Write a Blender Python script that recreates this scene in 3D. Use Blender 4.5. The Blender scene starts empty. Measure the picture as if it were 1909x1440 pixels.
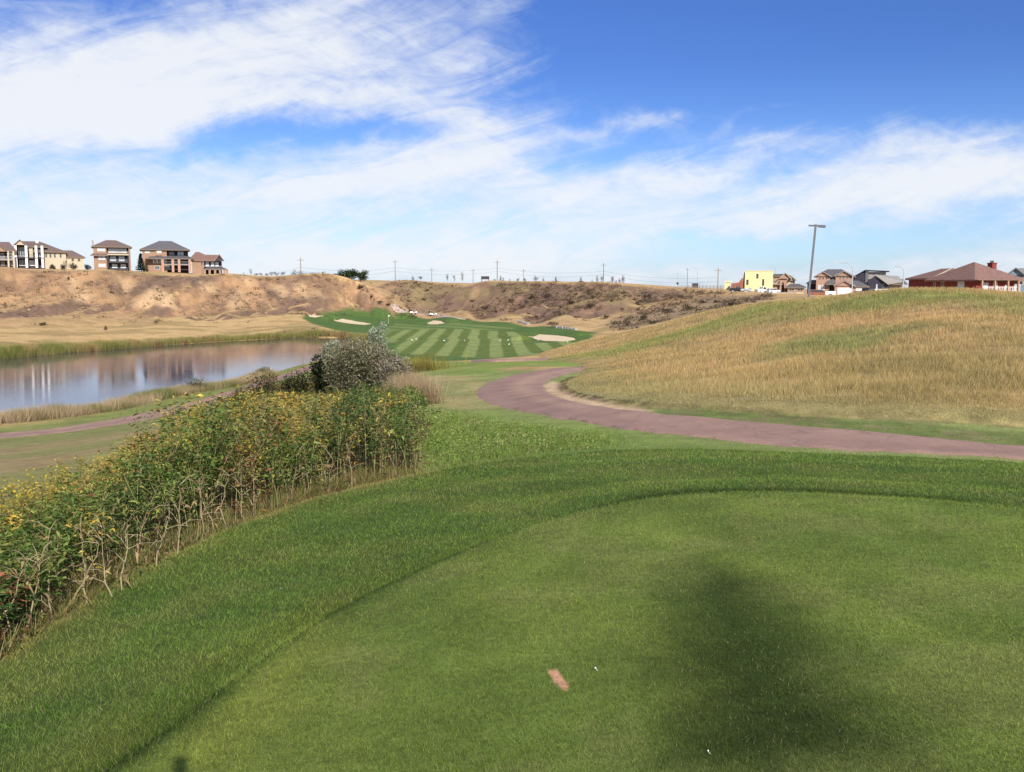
import bpy, math, random
import numpy as np
from mathutils import Vector
# ------------------------------------------------------------------ camera, sky, sun, exposure
SC = bpy.context.scene
COL = SC.collection
W0, H0, F = 1909.0, 1440.0, 1722.0
PITCH = math.radians(6.1)
EYE = 1.7
cam_d = bpy.data.cameras.new('camera'); cam = bpy.data.objects.new('camera', cam_d); COL.objects.link(cam)
cam_d.sensor_width = 36; cam_d.lens = F / W0 * 36; cam_d.clip_start = 0.05; cam_d.clip_end = 20000
cam.location = (0, 0, EYE); cam.rotation_euler = (math.pi / 2 - PITCH, 0, 0)
SC.camera = cam
SUN_EL, SUN_AZ = math.radians(30), math.radians(160)      # azimuth clockwise from +Y (behind right)
sd = bpy.data.lights.new('sun', 'SUN'); sun = bpy.data.objects.new('sun', sd); COL.objects.link(sun)
sd.energy = 5.0; sd.angle = math.radians(0.5); sd.color = (1.0, 0.93, 0.82)
sdir = Vector((math.sin(SUN_AZ) * math.cos(SUN_EL), math.cos(SUN_AZ) * math.cos(SUN_EL), math.sin(SUN_EL)))
sun.rotation_euler = sdir.to_track_quat('Z', 'Y').to_euler(); sun.location = (20, -20, 40)
SC.view_settings.view_transform = 'Standard'; SC.view_settings.look = 'None'
SC.view_settings.gamma = 1; SC.view_settings.exposure = 0.34
SC.view_settings.use_curve_mapping = False
SC.cycles.max_bounces = 5; SC.cycles.diffuse_bounces = 3; SC.cycles.transparent_max_bounces = 4
SC.cycles.glossy_bounces = 2; SC.cycles.transmission_bounces = 2
SC.cycles.use_adaptive_sampling = True

def ray(px, py):
    cx = (px - W0 / 2) / F; cy = (H0 / 2 - py) / F
    return (cx, math.cos(PITCH) + math.sin(PITCH) * cy, -math.sin(PITCH) + math.cos(PITCH) * cy)
def azel(px, py):
    x, y, z = ray(px, py)
    return math.atan2(x, y), math.atan2(z, math.hypot(x, y))

# ---- world: Nishita sky with high thin cloud streaks, all in direction space
world = bpy.data.worlds.new('World'); SC.world = world; world.use_nodes = True
def build_sky():
    nt = world.node_tree; N = nt.nodes; L = nt.links; N.clear()
    out = N.new('ShaderNodeOutputWorld'); bg = N.new('ShaderNodeBackground'); bg.inputs['Strength'].default_value = 0.08
    L.new(bg.outputs[0], out.inputs[0])
    sky = N.new('ShaderNodeTexSky'); sky.sky_type = 'NISHITA'; sky.sun_disc = False
    sky.sun_elevation = SUN_EL; sky.sun_rotation = SUN_AZ; sky.air_density = 1.0; sky.dust_density = 0.6; sky.ozone_density = 2.5
    tc = N.new('ShaderNodeTexCoord'); sp = N.new('ShaderNodeSeparateXYZ'); L.new(tc.outputs['Generated'], sp.inputs[0])
    def m(op, a, b=None, c=None, clamp=False):
        n = N.new('ShaderNodeMath'); n.operation = op; n.use_clamp = clamp
        for i, v in enumerate((a, b, c)):
            if v is None: continue
            if isinstance(v, (int, float)): n.inputs[i].default_value = v
            else: L.new(v, n.inputs[i])
        return n.outputs[0]
    az = m('MULTIPLY', m('ARCTAN2', sp.outputs[0], sp.outputs[1]), 57.2958)
    el = m('MULTIPLY', m('ARCSINE', sp.outputs[2]), 57.2958)
    cb = N.new('ShaderNodeCombineXYZ'); L.new(az, cb.inputs[0]); L.new(el, cb.inputs[1])
    def noise(rot, sx, sy, scale, detail, rough, dist, off=0.0):
        mp = N.new('ShaderNodeMapping'); mp.vector_type = 'POINT'
        mp2 = N.new('ShaderNodeMapping'); mp2.inputs['Rotation'].default_value = (0, 0, math.radians(-rot))
        L.new(cb.outputs[0], mp2.inputs[0]); L.new(mp2.outputs[0], mp.inputs[0])
        mp.inputs['Scale'].default_value = (sx, sy, 1); mp.inputs['Location'].default_value = (off, off * 1.7, off)
        n = N.new('ShaderNodeTexNoise'); n.inputs['Scale'].default_value = scale; n.inputs['Detail'].default_value = detail
        n.inputs['Roughness'].default_value = rough; n.inputs['Distortion'].default_value = dist
        L.new(mp.outputs[0], n.inputs['Vector']); return n.outputs['Fac']
    big = noise(14, 0.05, 0.16, 1.0, 6, 0.55, 0.6, 3.1)
    fine = noise(16, 0.12, 0.55, 1.0, 9, 0.62, 1.2, 7.7)
    wisp = noise(-12, 0.3, 0.8, 1.0, 9, 0.66, 1.6, 1.3)
    # warp the blob lookup slightly so their edges are torn
    wn = N.new('ShaderNodeTexNoise'); wn.inputs['Scale'].default_value = 0.16; wn.inputs['Detail'].default_value = 6; wn.inputs['Roughness'].default_value = 0.6
    L.new(cb.outputs[0], wn.inputs['Vector'])
    ws = N.new('ShaderNodeVectorMath'); ws.operation = 'MULTIPLY_ADD'
    L.new(wn.outputs['Color'], ws.inputs[0]); ws.inputs[1].default_value = (9, 4.5, 0); ws.inputs[2].default_value = (-4.5, -2.25, 0)
    wa = N.new('ShaderNodeVectorMath'); wa.operation = 'ADD'; L.new(cb.outputs[0], wa.inputs[0]); L.new(ws.outputs[0], wa.inputs[1])
    total = None
    for (px, py, rx, ry, rot, amp) in SKY_BLOBS:
        a, e = azel(px, py)
        mp = N.new('ShaderNodeMapping'); mp.vector_type = 'TEXTURE'
        mp.inputs['Location'].default_value = (math.degrees(a), math.degrees(e), 0)
        mp.inputs['Rotation'].default_value = (0, 0, math.radians(rot))
        k = math.degrees(1 / F)
        mp.inputs['Scale'].default_value = (rx * k, ry * k, 1)
        L.new(wa.outputs[0], mp.inputs[0])
        ln = N.new('ShaderNodeVectorMath'); ln.operation = 'DOT_PRODUCT'; L.new(mp.outputs[0], ln.inputs[0]); L.new(mp.outputs[0], ln.inputs[1])
        g = m('MULTIPLY', m('EXPONENT', m('MULTIPLY', ln.outputs['Value'], -1.0)), amp)
        total = g if total is None else m('ADD', total, g)
    d = m('ADD', total, 0.52)
    d = m('ADD', d, m('MULTIPLY', m('SUBTRACT', big, 0.5), 0.9))
    d = m('ADD', d, m('MULTIPLY', m('SUBTRACT', fine, 0.5), 1.35))
    d = m('ADD', d, m('MULTIPLY', m('SUBTRACT', wisp, 0.5), 0.75))
    mr = N.new('ShaderNodeMapRange'); mr.interpolation_type = 'SMOOTHSTEP'
    mr.inputs['From Min'].default_value = -0.1; mr.inputs['From Max'].default_value = 1.35; L.new(d, mr.inputs[0])
    dens = m('MULTIPLY', mr.outputs[0], 0.95)
    # colour of the clear air: Nishita, deepened high up
    tint = N.new('ShaderNodeMix'); tint.data_type = 'RGBA'
    hz = N.new('ShaderNodeMapRange'); hz.inputs['From Min'].default_value = 0.0; hz.inputs['From Max'].default_value = 14.0; hz.interpolation_type = 'SMOOTHSTEP'
    L.new(el, hz.inputs[0]); L.new(hz.outputs[0], tint.inputs['Factor'])
    tint.inputs['A'].default_value = (*SKY_LOW, 1); tint.inputs['B'].default_value = (*SKY_HIGH, 1)
    mul = N.new('ShaderNodeMix'); mul.data_type = 'RGBA'; mul.blend_type = 'MULTIPLY'; mul.inputs['Factor'].default_value = 1
    L.new(sky.outputs[0], mul.inputs['A']); L.new(tint.outputs['Result'], mul.inputs['B'])
    cm = N.new('ShaderNodeMix'); cm.data_type = 'RGBA'; cm.inputs['A'].default_value = (6.6, 7.6, 9.4, 1); cm.inputs['B'].default_value = (8.7, 9.0, 9.5, 1)
    L.new(mr.outputs[0], cm.inputs['Factor'])
    mx = N.new('ShaderNodeMix'); mx.data_type = 'RGBA'; L.new(dens, mx.inputs['Factor']); L.new(mul.outputs['Result'], mx.inputs['A']); L.new(cm.outputs['Result'], mx.inputs['B'])
    L.new(mx.outputs['Result'], bg.inputs['Color'])
SKY_LOW = (0.97, 1.22, 1.75); SKY_HIGH = (0.44, 0.65, 1.2)
# px, py, rx, ry (photo px), rotation (deg, anticlockwise), amount
SKY_BLOBS = [
    (1580, 90, 430, 125, 0, -1.3), (550, 190, 260, 26, 8, .45), (230, 215, 200, 40, 8, .5), (870, 215, 150, 30, -5, .45), (1840, 320, 220, 60, 0, .45), (1880, 430, 200, 40, 0, .3), (950, 505, 1300, 42, 0, .4), (1300, 10, 330, 90, 0, -0.9), (1850, 60, 260, 160, 0, -0.9), (1100, 200, 120, 70, 20, -0.35),
    (590, 258, 170, 18, 4, -.62), (400, 280, 80, 18, 5, -0.4), (130, 5, 220, 30, 8, -0.25), (90, 50, 150, 30, 10, -0.12),
    (1120, 290, 150, 32, 8, -0.55), (1050, 120, 120, 60, 30, -0.2), (1500, 300, 190, 26, 18, -0.35), (1600, 455, 360, 34, 3, -0.62), (1250, 480, 300, 25, 3, -0.3),
    (330, 110, 420, 75, 14, 0.75), (820, 110, 300, 70, 4, 0.4), (120, 190, 260, 50, 10, 0.3), (700, 330, 480, 50, 8, 0.55), (900, 290, 180, 40, -30, 0.2),
    (1480, 275, 240, 26, 12, 0.55), (1780, 260, 230, 40, 10, 0.6), (1650, 365, 420, 38, 8, 0.6), (1150, 370, 300, 45, 2, 0.35),
    (200, 400, 420, 70, 0, 0.22), (700, 480, 600, 45, 0, 0.35), (1400, 225, 110, 12, 25, 0.25), (1140, 235, 200, 14, 8, 0.35), (1800, 60, 130, 8, 0, 0.3), (1780,125,60,10,30,0.25),
]
build_sky()

# ------------------------------------------------------------------ small helpers
rng = np.random.default_rng(7); random.seed(7)
def tag(o, label=None, cat=None, group=None, kind=None):
    if label: o['label'] = label
    if cat: o['category'] = cat
    if group: o['group'] = group
    if kind: o['kind'] = kind
    return o
def empty(name, loc, rz=0.0, label=None, cat=None, group=None):
    o = bpy.data.objects.new(name, None); COL.objects.link(o); o.location = loc; o.rotation_euler = (0, 0, rz)
    o.empty_display_size = 0.2
    return tag(o, label, cat, group)
def mesh_np(name, V, Fc, mat, parent=None, col=None, smooth=False):
    V = np.asarray(V, dtype=np.float32); Fc = np.asarray(Fc, dtype=np.int32); k = Fc.shape[1]
    me = bpy.data.meshes.new(name); me.vertices.add(len(V)); me.vertices.foreach_set('co', V.ravel())
    me.loops.add(Fc.size); me.loops.foreach_set('vertex_index', Fc.ravel())
    me.polygons.add(len(Fc)); me.polygons.foreach_set('loop_start', np.arange(len(Fc), dtype=np.int32) * k)
    if smooth: me.polygons.foreach_set('use_smooth', np.ones(len(Fc), dtype=bool))
    me.update(calc_edges=True)
    if col is not None:
        c = np.ones((len(V), 4), dtype=np.float32); c[:, :3] = col
        a = me.color_attributes.new('col', 'FLOAT_COLOR', 'POINT'); a.data.foreach_set('color', c.ravel())
    if mat: me.materials.append(mat)
    o = bpy.data.objects.new(name, me); COL.objects.link(o)
    if parent: o.parent = parent
    return o
class MB:
    """collects boxes, prisms and tubes and links them as ONE mesh"""
    def __init__(s): s.v = []; s.f = []
    def add(s, vs, fs):
        n = len(s.v); s.v += [tuple(v) for v in vs]; s.f += [tuple(i + n for i in f) for f in fs]; return s
    def box(s, x0, x1, y0, y1, z0, z1, rot=0, piv=(0, 0)):
        vs = [(x, y, z) for z in (z0, z1) for (x, y) in ((x0, y0), (x1, y0), (x1, y1), (x0, y1))]
        return s.add(rotp(vs, rot, piv), [(3, 2, 1, 0), (4, 5, 6, 7), (0, 1, 5, 4), (1, 2, 6, 5), (2, 3, 7, 6), (3, 0, 4, 7)])
    def prism(s, poly, y0, y1, rot=0, piv=(0, 0)):        # poly in x,z extruded along y
        n = len(poly)
        vs = [(x, y0, z) for x, z in poly] + [(x, y1, z) for x, z in poly]
        fs = [tuple(range(n)), tuple(range(2 * n - 1, n - 1, -1))] + [(j, i, n + i, n + j) for i in range(n) for j in ((i + 1) % n,)]
        return s.add(rotp(vs, rot, piv), fs)
    def tube(s, a, b, r0, r1=None, n=8):
        r1 = r0 if r1 is None else r1; a = Vector(a); b = Vector(b); d = (b - a).normalized()
        u = d.orthogonal().normalized(); w = d.cross(u)
        vs = [a + (u * math.cos(t) + w * math.sin(t)) * r0 for t in [2 * math.pi * i / n for i in range(n)]]
        vs += [b + (u * math.cos(t) + w * math.sin(t)) * r1 for t in [2 * math.pi * i / n for i in range(n)]]
        return s.add(vs, [tuple(range(n - 1, -1, -1)), tuple(range(n, 2 * n))] + [(i, (i + 1) % n, n + (i + 1) % n, n + i) for i in range(n)])
    def path(s, pts, rs, n=6):
        for i in range(len(pts) - 1): s.tube(pts[i], pts[i + 1], rs[i], rs[i + 1], n)
        return s
    def build(s, name, mat, parent=None, label=None, bevel=0):
        me = bpy.data.meshes.new(name); me.from_pydata(s.v, [], s.f); me.update(); me.materials.append(mat)
        o = bpy.data.objects.new(name, me); COL.objects.link(o)
        if parent: o.parent = parent
        if label: o['label'] = label
        if bevel:
            b = o.modifiers.new('bevel', 'BEVEL'); b.width = bevel; b.segments = 2; b.limit_method = 'ANGLE'
        return o
def rotp(vs, a, piv):
    if not a: return vs
    c, s_ = math.cos(a), math.sin(a)
    return [(piv[0] + (x - piv[0]) * c - (y - piv[1]) * s_, piv[1] + (x - piv[0]) * s_ + (y - piv[1]) * c, z) for x, y, z in vs]
def copy_tree(o, parent=None):
    c = o.copy(); COL.objects.link(c)
    if parent: c.parent = parent
    for ch in o.children: copy_tree(ch, c)
    return c

# ---- numpy noise
_perm = rng.permutation(4096)
_vals = rng.random(4096)
def vnoise(x, y, seed=0):
    x = np.asarray(x, float); y = np.asarray(y, float)
    xi = np.floor(x).astype(np.int64); yi = np.floor(y).astype(np.int64); fx = x - xi; fy = y - yi
    fx = fx * fx * (3 - 2 * fx); fy = fy * fy * (3 - 2 * fy)
    def h(a, b): return _vals[(_perm[(a + seed * 131) & 4095] + b * 57) & 4095]
    return (h(xi, yi) * (1 - fx) + h(xi + 1, yi) * fx) * (1 - fy) + (h(xi, yi + 1) * (1 - fx) + h(xi + 1, yi + 1) * fx) * fy
def fbm(x, y, seed=0, oct=4, g=0.5):
    a = 1.0; s = 0; t = 0; c, sn = 0.8, 0.6
    for i in range(oct):
        s = s + a * vnoise(x, y, seed + i); t += a; a *= g
        x, y = 2.03 * (c * x - sn * y) + 17.1, 2.03 * (sn * x + c * y) + 5.3
    return s / t
def sstep(a, b, x):
    t = np.clip((x - a) / (b - a), 0, 1); return t * t * (3 - 2 * t)

# ------------------------------------------------------------------ materials
def mat_basic(name, color, rough=0.8, spec=0.3, metal=0.0, var=0.12, scale=6.0, bump=0.0, bscale=40.0, emit=None):
    m = bpy.data.materials.new(name); m.use_nodes = True; nt = m.node_tree; N = nt.nodes; L = nt.links
    b = N['Principled BSDF']; b.inputs['Roughness'].default_value = rough; b.inputs['Metallic'].default_value = metal
    b.inputs['Specular IOR Level'].default_value = spec
    tc = N.new('ShaderNodeTexCoord'); n = N.new('ShaderNodeTexNoise'); n.inputs['Scale'].default_value = scale; n.inputs['Detail'].default_value = 6
    L.new(tc.outputs['Object'], n.inputs['Vector'])
    mr = N.new('ShaderNodeMapRange'); mr.inputs['From Min'].default_value = 0.25; mr.inputs['From Max'].default_value = 0.75
    mr.inputs['To Min'].default_value = 1 - var; mr.inputs['To Max'].default_value = 1 + var; L.new(n.outputs['Fac'], mr.inputs[0])
    vm = N.new('ShaderNodeVectorMath'); vm.operation = 'SCALE'; vm.inputs[0].default_value = color; L.new(mr.outputs[0], vm.inputs['Scale'])
    L.new(vm.outputs[0], b.inputs['Base Color'])
    if bump:
        n2 = N.new('ShaderNodeTexNoise'); n2.inputs['Scale'].default_value = bscale; n2.inputs['Detail'].default_value = 4; L.new(tc.outputs['Object'], n2.inputs['Vector'])
        bp = N.new('ShaderNodeBump'); bp.inputs['Strength'].default_value = bump; L.new(n2.outputs['Fac'], bp.inputs['Height']); L.new(bp.outputs[0], b.inputs['Normal'])
    return m
def mat_leaf(name, trans=0.35, rough=0.6, bright=1.0):
    m = bpy.data.materials.new(name); m.use_nodes = True; nt = m.node_tree; N = nt.nodes; L = nt.links
    for x in list(N): N.remove(x)
    out = N.new('ShaderNodeOutputMaterial'); at = N.new('ShaderNodeAttribute'); at.attribute_name = 'col'
    d = N.new('ShaderNodeBsdfDiffuse'); t = N.new('ShaderNodeBsdfTranslucent'); mx = N.new('ShaderNodeMixShader'); mx.inputs[0].default_value = trans
    sc = N.new('ShaderNodeVectorMath'); sc.operation = 'SCALE'; sc.inputs['Scale'].default_value = bright
    L.new(at.outputs['Color'], sc.inputs[0])
    L.new(sc.outputs[0], d.inputs['Color']); L.new(sc.outputs[0], t.inputs['Color'])
    L.new(d.outputs[0], mx.inputs[1]); L.new(t.outputs[0], mx.inputs[2]); L.new(mx.outputs[0], out.inputs[0])
    return m
def mat_ground():
    m = bpy.data.materials.new('ground_cover'); m.use_nodes = True; nt = m.node_tree; N = nt.nodes; L = nt.links
    b = N['Principled BSDF']; b.inputs['Roughness'].default_value = 0.95; b.inputs['Specular IOR Level'].default_value = 0.1
    at = N.new('ShaderNodeAttribute'); at.attribute_name = 'col'; geo = N.new('ShaderNodeNewGeometry')
    def noise(scale, det=5, rough=0.65, sz=None):
        n = N.new('ShaderNodeTexNoise'); n.inputs['Scale'].default_value = scale; n.inputs['Detail'].default_value = det; n.inputs['Roughness'].default_value = rough
        if sz:
            mp = N.new('ShaderNodeMapping'); mp.inputs['Scale'].default_value = sz; L.new(geo.outputs['Position'], mp.inputs[0]); L.new(mp.outputs[0], n.inputs['Vector'])
        else: L.new(geo.outputs['Position'], n.inputs['Vector'])
        return n.outputs['Fac']
    def mr(x, lo, hi, a, c):
        r = N.new('ShaderNodeMapRange'); r.inputs['From Min'].default_value = lo; r.inputs['From Max'].default_value = hi
        r.inputs['To Min'].default_value = a; r.inputs['To Max'].default_value = c; L.new(x, r.inputs[0]); return r.outputs[0]
    def mul(x, y):
        r = N.new('ShaderNodeMath'); r.operation = 'MULTIPLY'; L.new(x, r.inputs[0]); L.new(y, r.inputs[1]); return r.outputs[0]
    k = mul(mul(mr(noise(26, 6, 0.7), .3, .7, .72, 1.28), mr(noise(2.3, 8, 0.75), .3, .7, .76, 1.24)), mr(noise(0.45, 7, 0.75), .3, .7, .74, 1.26))
    k2 = mul(k, mr(noise(140, 3, 0.7), .3, .7, .7, 1.3))
    vm = N.new('ShaderNodeVectorMath'); vm.operation = 'SCALE'; L.new(at.outputs['Color'], vm.inputs[0]); L.new(k2, vm.inputs['Scale'])
    L.new(vm.outputs[0], b.inputs['Base Color'])
    bp = N.new('ShaderNodeBump'); bp.inputs['Strength'].default_value = 0.5; bp.inputs['Distance'].default_value = 0.012; L.new(noise(90, 4, 0.7), bp.inputs['Height'])
    bp2 = N.new('ShaderNodeBump'); bp2.inputs['Strength'].default_value = 0.28; bp2.inputs['Distance'].default_value = 0.35; L.new(noise(0.9, 8, 0.62), bp2.inputs['Height'])
    L.new(bp.outputs[0], bp2.inputs['Normal']); L.new(bp2.outputs[0], b.inputs['Normal'])
    return m
def mat_water():
    m = bpy.data.materials.new('pond_water'); m.use_nodes = True; nt = m.node_tree; N = nt.nodes; L = nt.links
    b = N['Principled BSDF']; b.inputs['Base Color'].default_value = (0.05, 0.045, 0.065, 1); b.inputs['Roughness'].default_value = 0.05
    b.inputs['IOR'].default_value = 1.33; b.inputs['Specular IOR Level'].default_value = 0.34
    geo = N.new('ShaderNodeNewGeometry'); mp = N.new('ShaderNodeMapping'); mp.inputs['Scale'].default_value = (0.6, 2.2, 1); L.new(geo.outputs['Position'], mp.inputs[0])
    n = N.new('ShaderNodeTexNoise'); n.inputs['Scale'].default_value = 1.3; n.inputs['Detail'].default_value = 4; L.new(mp.outputs[0], n.inputs['Vector'])
    n2 = N.new('ShaderNodeTexNoise'); n2.inputs['Scale'].default_value = 0.03; n2.inputs['Detail'].default_value = 3; L.new(geo.outputs['Position'], n2.inputs['Vector'])
    r = N.new('ShaderNodeMapRange'); r.inputs['From Min'].default_value = 0.35; r.inputs['From Max'].default_value = 0.65; r.inputs['To Min'].default_value = 0.05; r.inputs['To Max'].default_value = 0.16
    L.new(n2.outputs['Fac'], r.inputs[0])
    bp = N.new('ShaderNodeBump'); bp.inputs['Distance'].default_value = 0.05; L.new(r.outputs[0], bp.inputs['Strength']); L.new(n.outputs['Fac'], bp.inputs['Height']); L.new(bp.outputs[0], b.inputs['Normal'])
    return m
def mat_path():
    m = bpy.data.materials.new('path_asphalt'); m.use_nodes = True; nt = m.node_tree; N = nt.nodes; L = nt.links
    b = N['Principled BSDF']; b.inputs['Roughness'].default_value = 0.9; b.inputs['Specular IOR Level'].default_value = 0.2
    geo = N.new('ShaderNodeNewGeometry')
    def noise(scale, det=5, rough=0.65):
        n = N.new('ShaderNodeTexNoise'); n.inputs['Scale'].default_value = scale; n.inputs['Detail'].default_value = det; n.inputs['Roughness'].default_value = rough
        L.new(geo.outputs['Position'], n.inputs['Vector']); return n.outputs['Fac']
    at = N.new('ShaderNodeAttribute'); at.attribute_name = 'col'
    def mr(x, a, c):
        r = N.new('ShaderNodeMapRange'); r.inputs['From Min'].default_value = .3; r.inputs['From Max'].default_value = .7
        r.inputs['To Min'].default_value = a; r.inputs['To Max'].default_value = c; L.new(x, r.inputs[0]); return r.outputs[0]
    a = mr(noise(50, 5, 0.85), .66, 1.34); c = mr(noise(0.8, 8, .75), .76, 1.24)
    mu = N.new('ShaderNodeMath'); mu.operation = 'MULTIPLY'; L.new(a, mu.inputs[0]); L.new(c, mu.inputs[1])
    vm = N.new('ShaderNodeVectorMath'); vm.operation = 'SCALE'; L.new(at.outputs['Color'], vm.inputs[0]); L.new(mu.outputs[0], vm.inputs['Scale']); L.new(vm.outputs[0], b.inputs['Base Color'])
    vo = N.new('ShaderNodeTexVoronoi'); vo.feature = 'DISTANCE_TO_EDGE'; vo.inputs['Scale'].default_value = .55
    wv_ = N.new('ShaderNodeTexNoise'); wv_.inputs['Scale'].default_value = 1.5; wv_.inputs['Detail'].default_value = 5; L.new(geo.outputs['Position'], wv_.inputs['Vector'])
    ma = N.new('ShaderNodeVectorMath'); ma.operation = 'MULTIPLY_ADD'; L.new(wv_.outputs['Color'], ma.inputs[0]); ma.inputs[1].default_value = (1.2, 1.2, 0); L.new(geo.outputs['Position'], ma.inputs[2]); L.new(ma.outputs[0], vo.inputs['Vector'])
    cr_ = N.new('ShaderNodeMapRange'); cr_.inputs['From Min'].default_value = .003; cr_.inputs['From Max'].default_value = .014; cr_.inputs['To Min'].default_value = .80; L.new(vo.outputs['Distance'], cr_.inputs[0])
    mu2 = N.new('ShaderNodeMath'); mu2.operation = 'MULTIPLY'; L.new(mu.outputs[0], mu2.inputs[0]); L.new(cr_.outputs[0], mu2.inputs[1]); L.new(mu2.outputs[0], vm.inputs['Scale'])
    bp = N.new('ShaderNodeBump'); bp.inputs['Strength'].default_value = .4; bp.inputs['Distance'].default_value = .01; L.new(noise(80), bp.inputs['Height']); L.new(bp.outputs[0], b.inputs['Normal'])
    return m
def mat_banded(name, c1, c2, axis_scale, rough=0.9):       # shingles, siding or brick courses
    m = bpy.data.materials.new(name); m.use_nodes = True; nt = m.node_tree; N = nt.nodes; L = nt.links
    b = N['Principled BSDF']; b.inputs['Roughness'].default_value = rough; b.inputs['Specular IOR Level'].default_value = 0.15
    tc = N.new('ShaderNodeTexCoord'); w = N.new('ShaderNodeTexWave'); w.bands_direction = 'Z'; w.inputs['Scale'].default_value = axis_scale; w.inputs['Distortion'].default_value = 0.6
    w.inputs['Detail'].default_value = 2; L.new(tc.outputs['Object'], w.inputs['Vector'])
    n = N.new('ShaderNodeTexNoise'); n.inputs['Scale'].default_value = 1.7; n.inputs['Detail'].default_value = 7; L.new(tc.outputs['Object'], n.inputs['Vector'])
    ad = N.new('ShaderNodeMath'); ad.operation = 'MULTIPLY_ADD'; L.new(w.outputs['Fac'], ad.inputs[0]); ad.inputs[1].default_value = 0.35; L.new(n.outputs['Fac'], ad.inputs[2])
    mr = N.new('ShaderNodeMapRange'); mr.inputs['From Min'].default_value = .35; mr.inputs['From Max'].default_value = 1.0; L.new(ad.outputs[0], mr.inputs[0])
    mx = N.new('ShaderNodeMix'); mx.data_type = 'RGBA'; mx.inputs['A'].default_value = (*c1, 1); mx.inputs['B'].default_value = (*c2, 1); L.new(mr.outputs[0], mx.inputs['Factor'])
    L.new(mx.outputs['Result'], b.inputs['Base Color']); return m
M = dict(
    ground=mat_ground(), water=mat_water(), path=mat_path(), leaf=mat_leaf('leaf', 0.35), blade=mat_leaf('grass_blade', 0.4), stalk=mat_leaf('stalk', 0.1),
    bark=mat_basic('bark', (0.12, 0.09, 0.07), 0.9, .1, bump=.4, bscale=20),
    sand=mat_basic('bunker_sand', (0.66, 0.52, 0.34), 0.95, .1, var=.08, scale=1.5, bump=.3, bscale=8),
    glass=mat_basic('window_glass', (0.05, 0.06, 0.075), 0.08, .7, var=.3, scale=.6),
    glass_sky_painted=mat_basic('window_painted_sky', (0.45, 0.52, 0.6), 0.15, .7, var=.3, scale=.8),  # paler glass, the sky's reflection painted into its base colour
    white=mat_basic('white_paint', (0.78, 0.77, 0.74), 0.6), cream=mat_banded('cream_stucco', (0.40, 0.34, 0.25), (0.50, 0.43, 0.32), 2.0),
    yellow=mat_banded('yellow_sheathing', (0.62, 0.55, 0.28), (0.70, 0.63, 0.34), 1.2),
    roof_br=mat_banded('brown_shingles', (0.115, 0.08, 0.075), (0.20, 0.145, 0.13), 6), roof_gr=mat_banded('grey_shingles', (0.085, 0.08, 0.09), (0.15, 0.14, 0.15), 6),
    roof_red=mat_banded('red_brown_shingles', (0.15, 0.085, 0.075), (0.25, 0.15, 0.125), 6), roof_lt=mat_banded('light_grey_shingles', (0.2, 0.19, 0.18), (0.3, 0.28, 0.26), 6),
    brick=mat_banded('tan_brick', (0.25, 0.155, 0.105), (0.35, 0.23, 0.16), 8), brick_pk=mat_banded('pink_brown_siding', (0.33, 0.20, 0.15), (0.43, 0.28, 0.21), 5),
    maroon=mat_banded('maroon_brick', (0.16, 0.035, 0.03), (0.24, 0.06, 0.05), 8), dark=mat_basic('dark_siding_recess_shade', (0.045, 0.04, 0.05), .8),  # near-black siding carries the recesses' shade in its colour; also plain dark parts
    black=mat_banded('charcoal_panel', (0.03, 0.03, 0.045), (0.055, 0.055, 0.075), 3), grey=mat_basic('grey_metal', (0.14, 0.15, 0.17), .5, .4, .3),
    lgrey=mat_basic('galvanised_metal', (0.42, 0.45, 0.47), .5, .4, .4), blue=mat_banded('blue_grey_siding', (0.16, 0.22, 0.30), (0.22, 0.29, 0.37), 5),
    stone=mat_basic('grey_stone', (0.32, 0.29, 0.27), .9, .2, var=.3, scale=3), wood=mat_basic('weathered_wood', (0.22, 0.17, 0.12), .9, .2, var=.25),
    redpaint=mat_basic('red_car_paint', (0.35, 0.03, 0.03), .3, .5), darkpaint=mat_basic('dark_car_paint', (0.02, 0.022, 0.03), .25, .5), silver=mat_basic('silver_paint', (0.5, 0.52, 0.56), .3, .5),
    tyre=mat_basic('tyre_rubber', (0.02, 0.02, 0.02), .9, .2), rust=mat_basic('rust_red_boards', (0.28, 0.10, 0.07), .9, .2, var=.3),
    wire=mat_basic('wire', (0.06, 0.06, 0.07), .6), road=mat_basic('road_asphalt', (0.16, 0.15, 0.17), .9, .2, var=.15, scale=.5),
)

# ------------------------------------------------------------------ terrain from survey points (photo column, photo row, distance or height)
CP = []   # x, y, z
def P(px, py, D):
    x, y, z = ray(px, py); h = math.hypot(x, y); return (x / h * D, y / h * D, EYE + z / h * D)
def PZ(px, py, z):
    x, y, zz = ray(px, py); k = (z - EYE) / zz; return (x * k, y * k, z)
def cp(*rows):
    for r in rows: CP.append(P(*r))
def cz(*rows):
    for r in rows: CP.append(PZ(*r))
seam_px = [(150, 1440), (330, 1330), (420, 1265), (500, 1207), (600, 1135), (700, 1077), (800, 1030), (900, 988), (1000, 953), (1100, 932), (1200, 915), (1300, 905), (1480, 897), (1600, 900), (1750, 908), (1909, 925), (2150, 955), (2500, 1040)]
seam = [PZ(a, b, 0.0) for a, b in seam_px]
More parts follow.
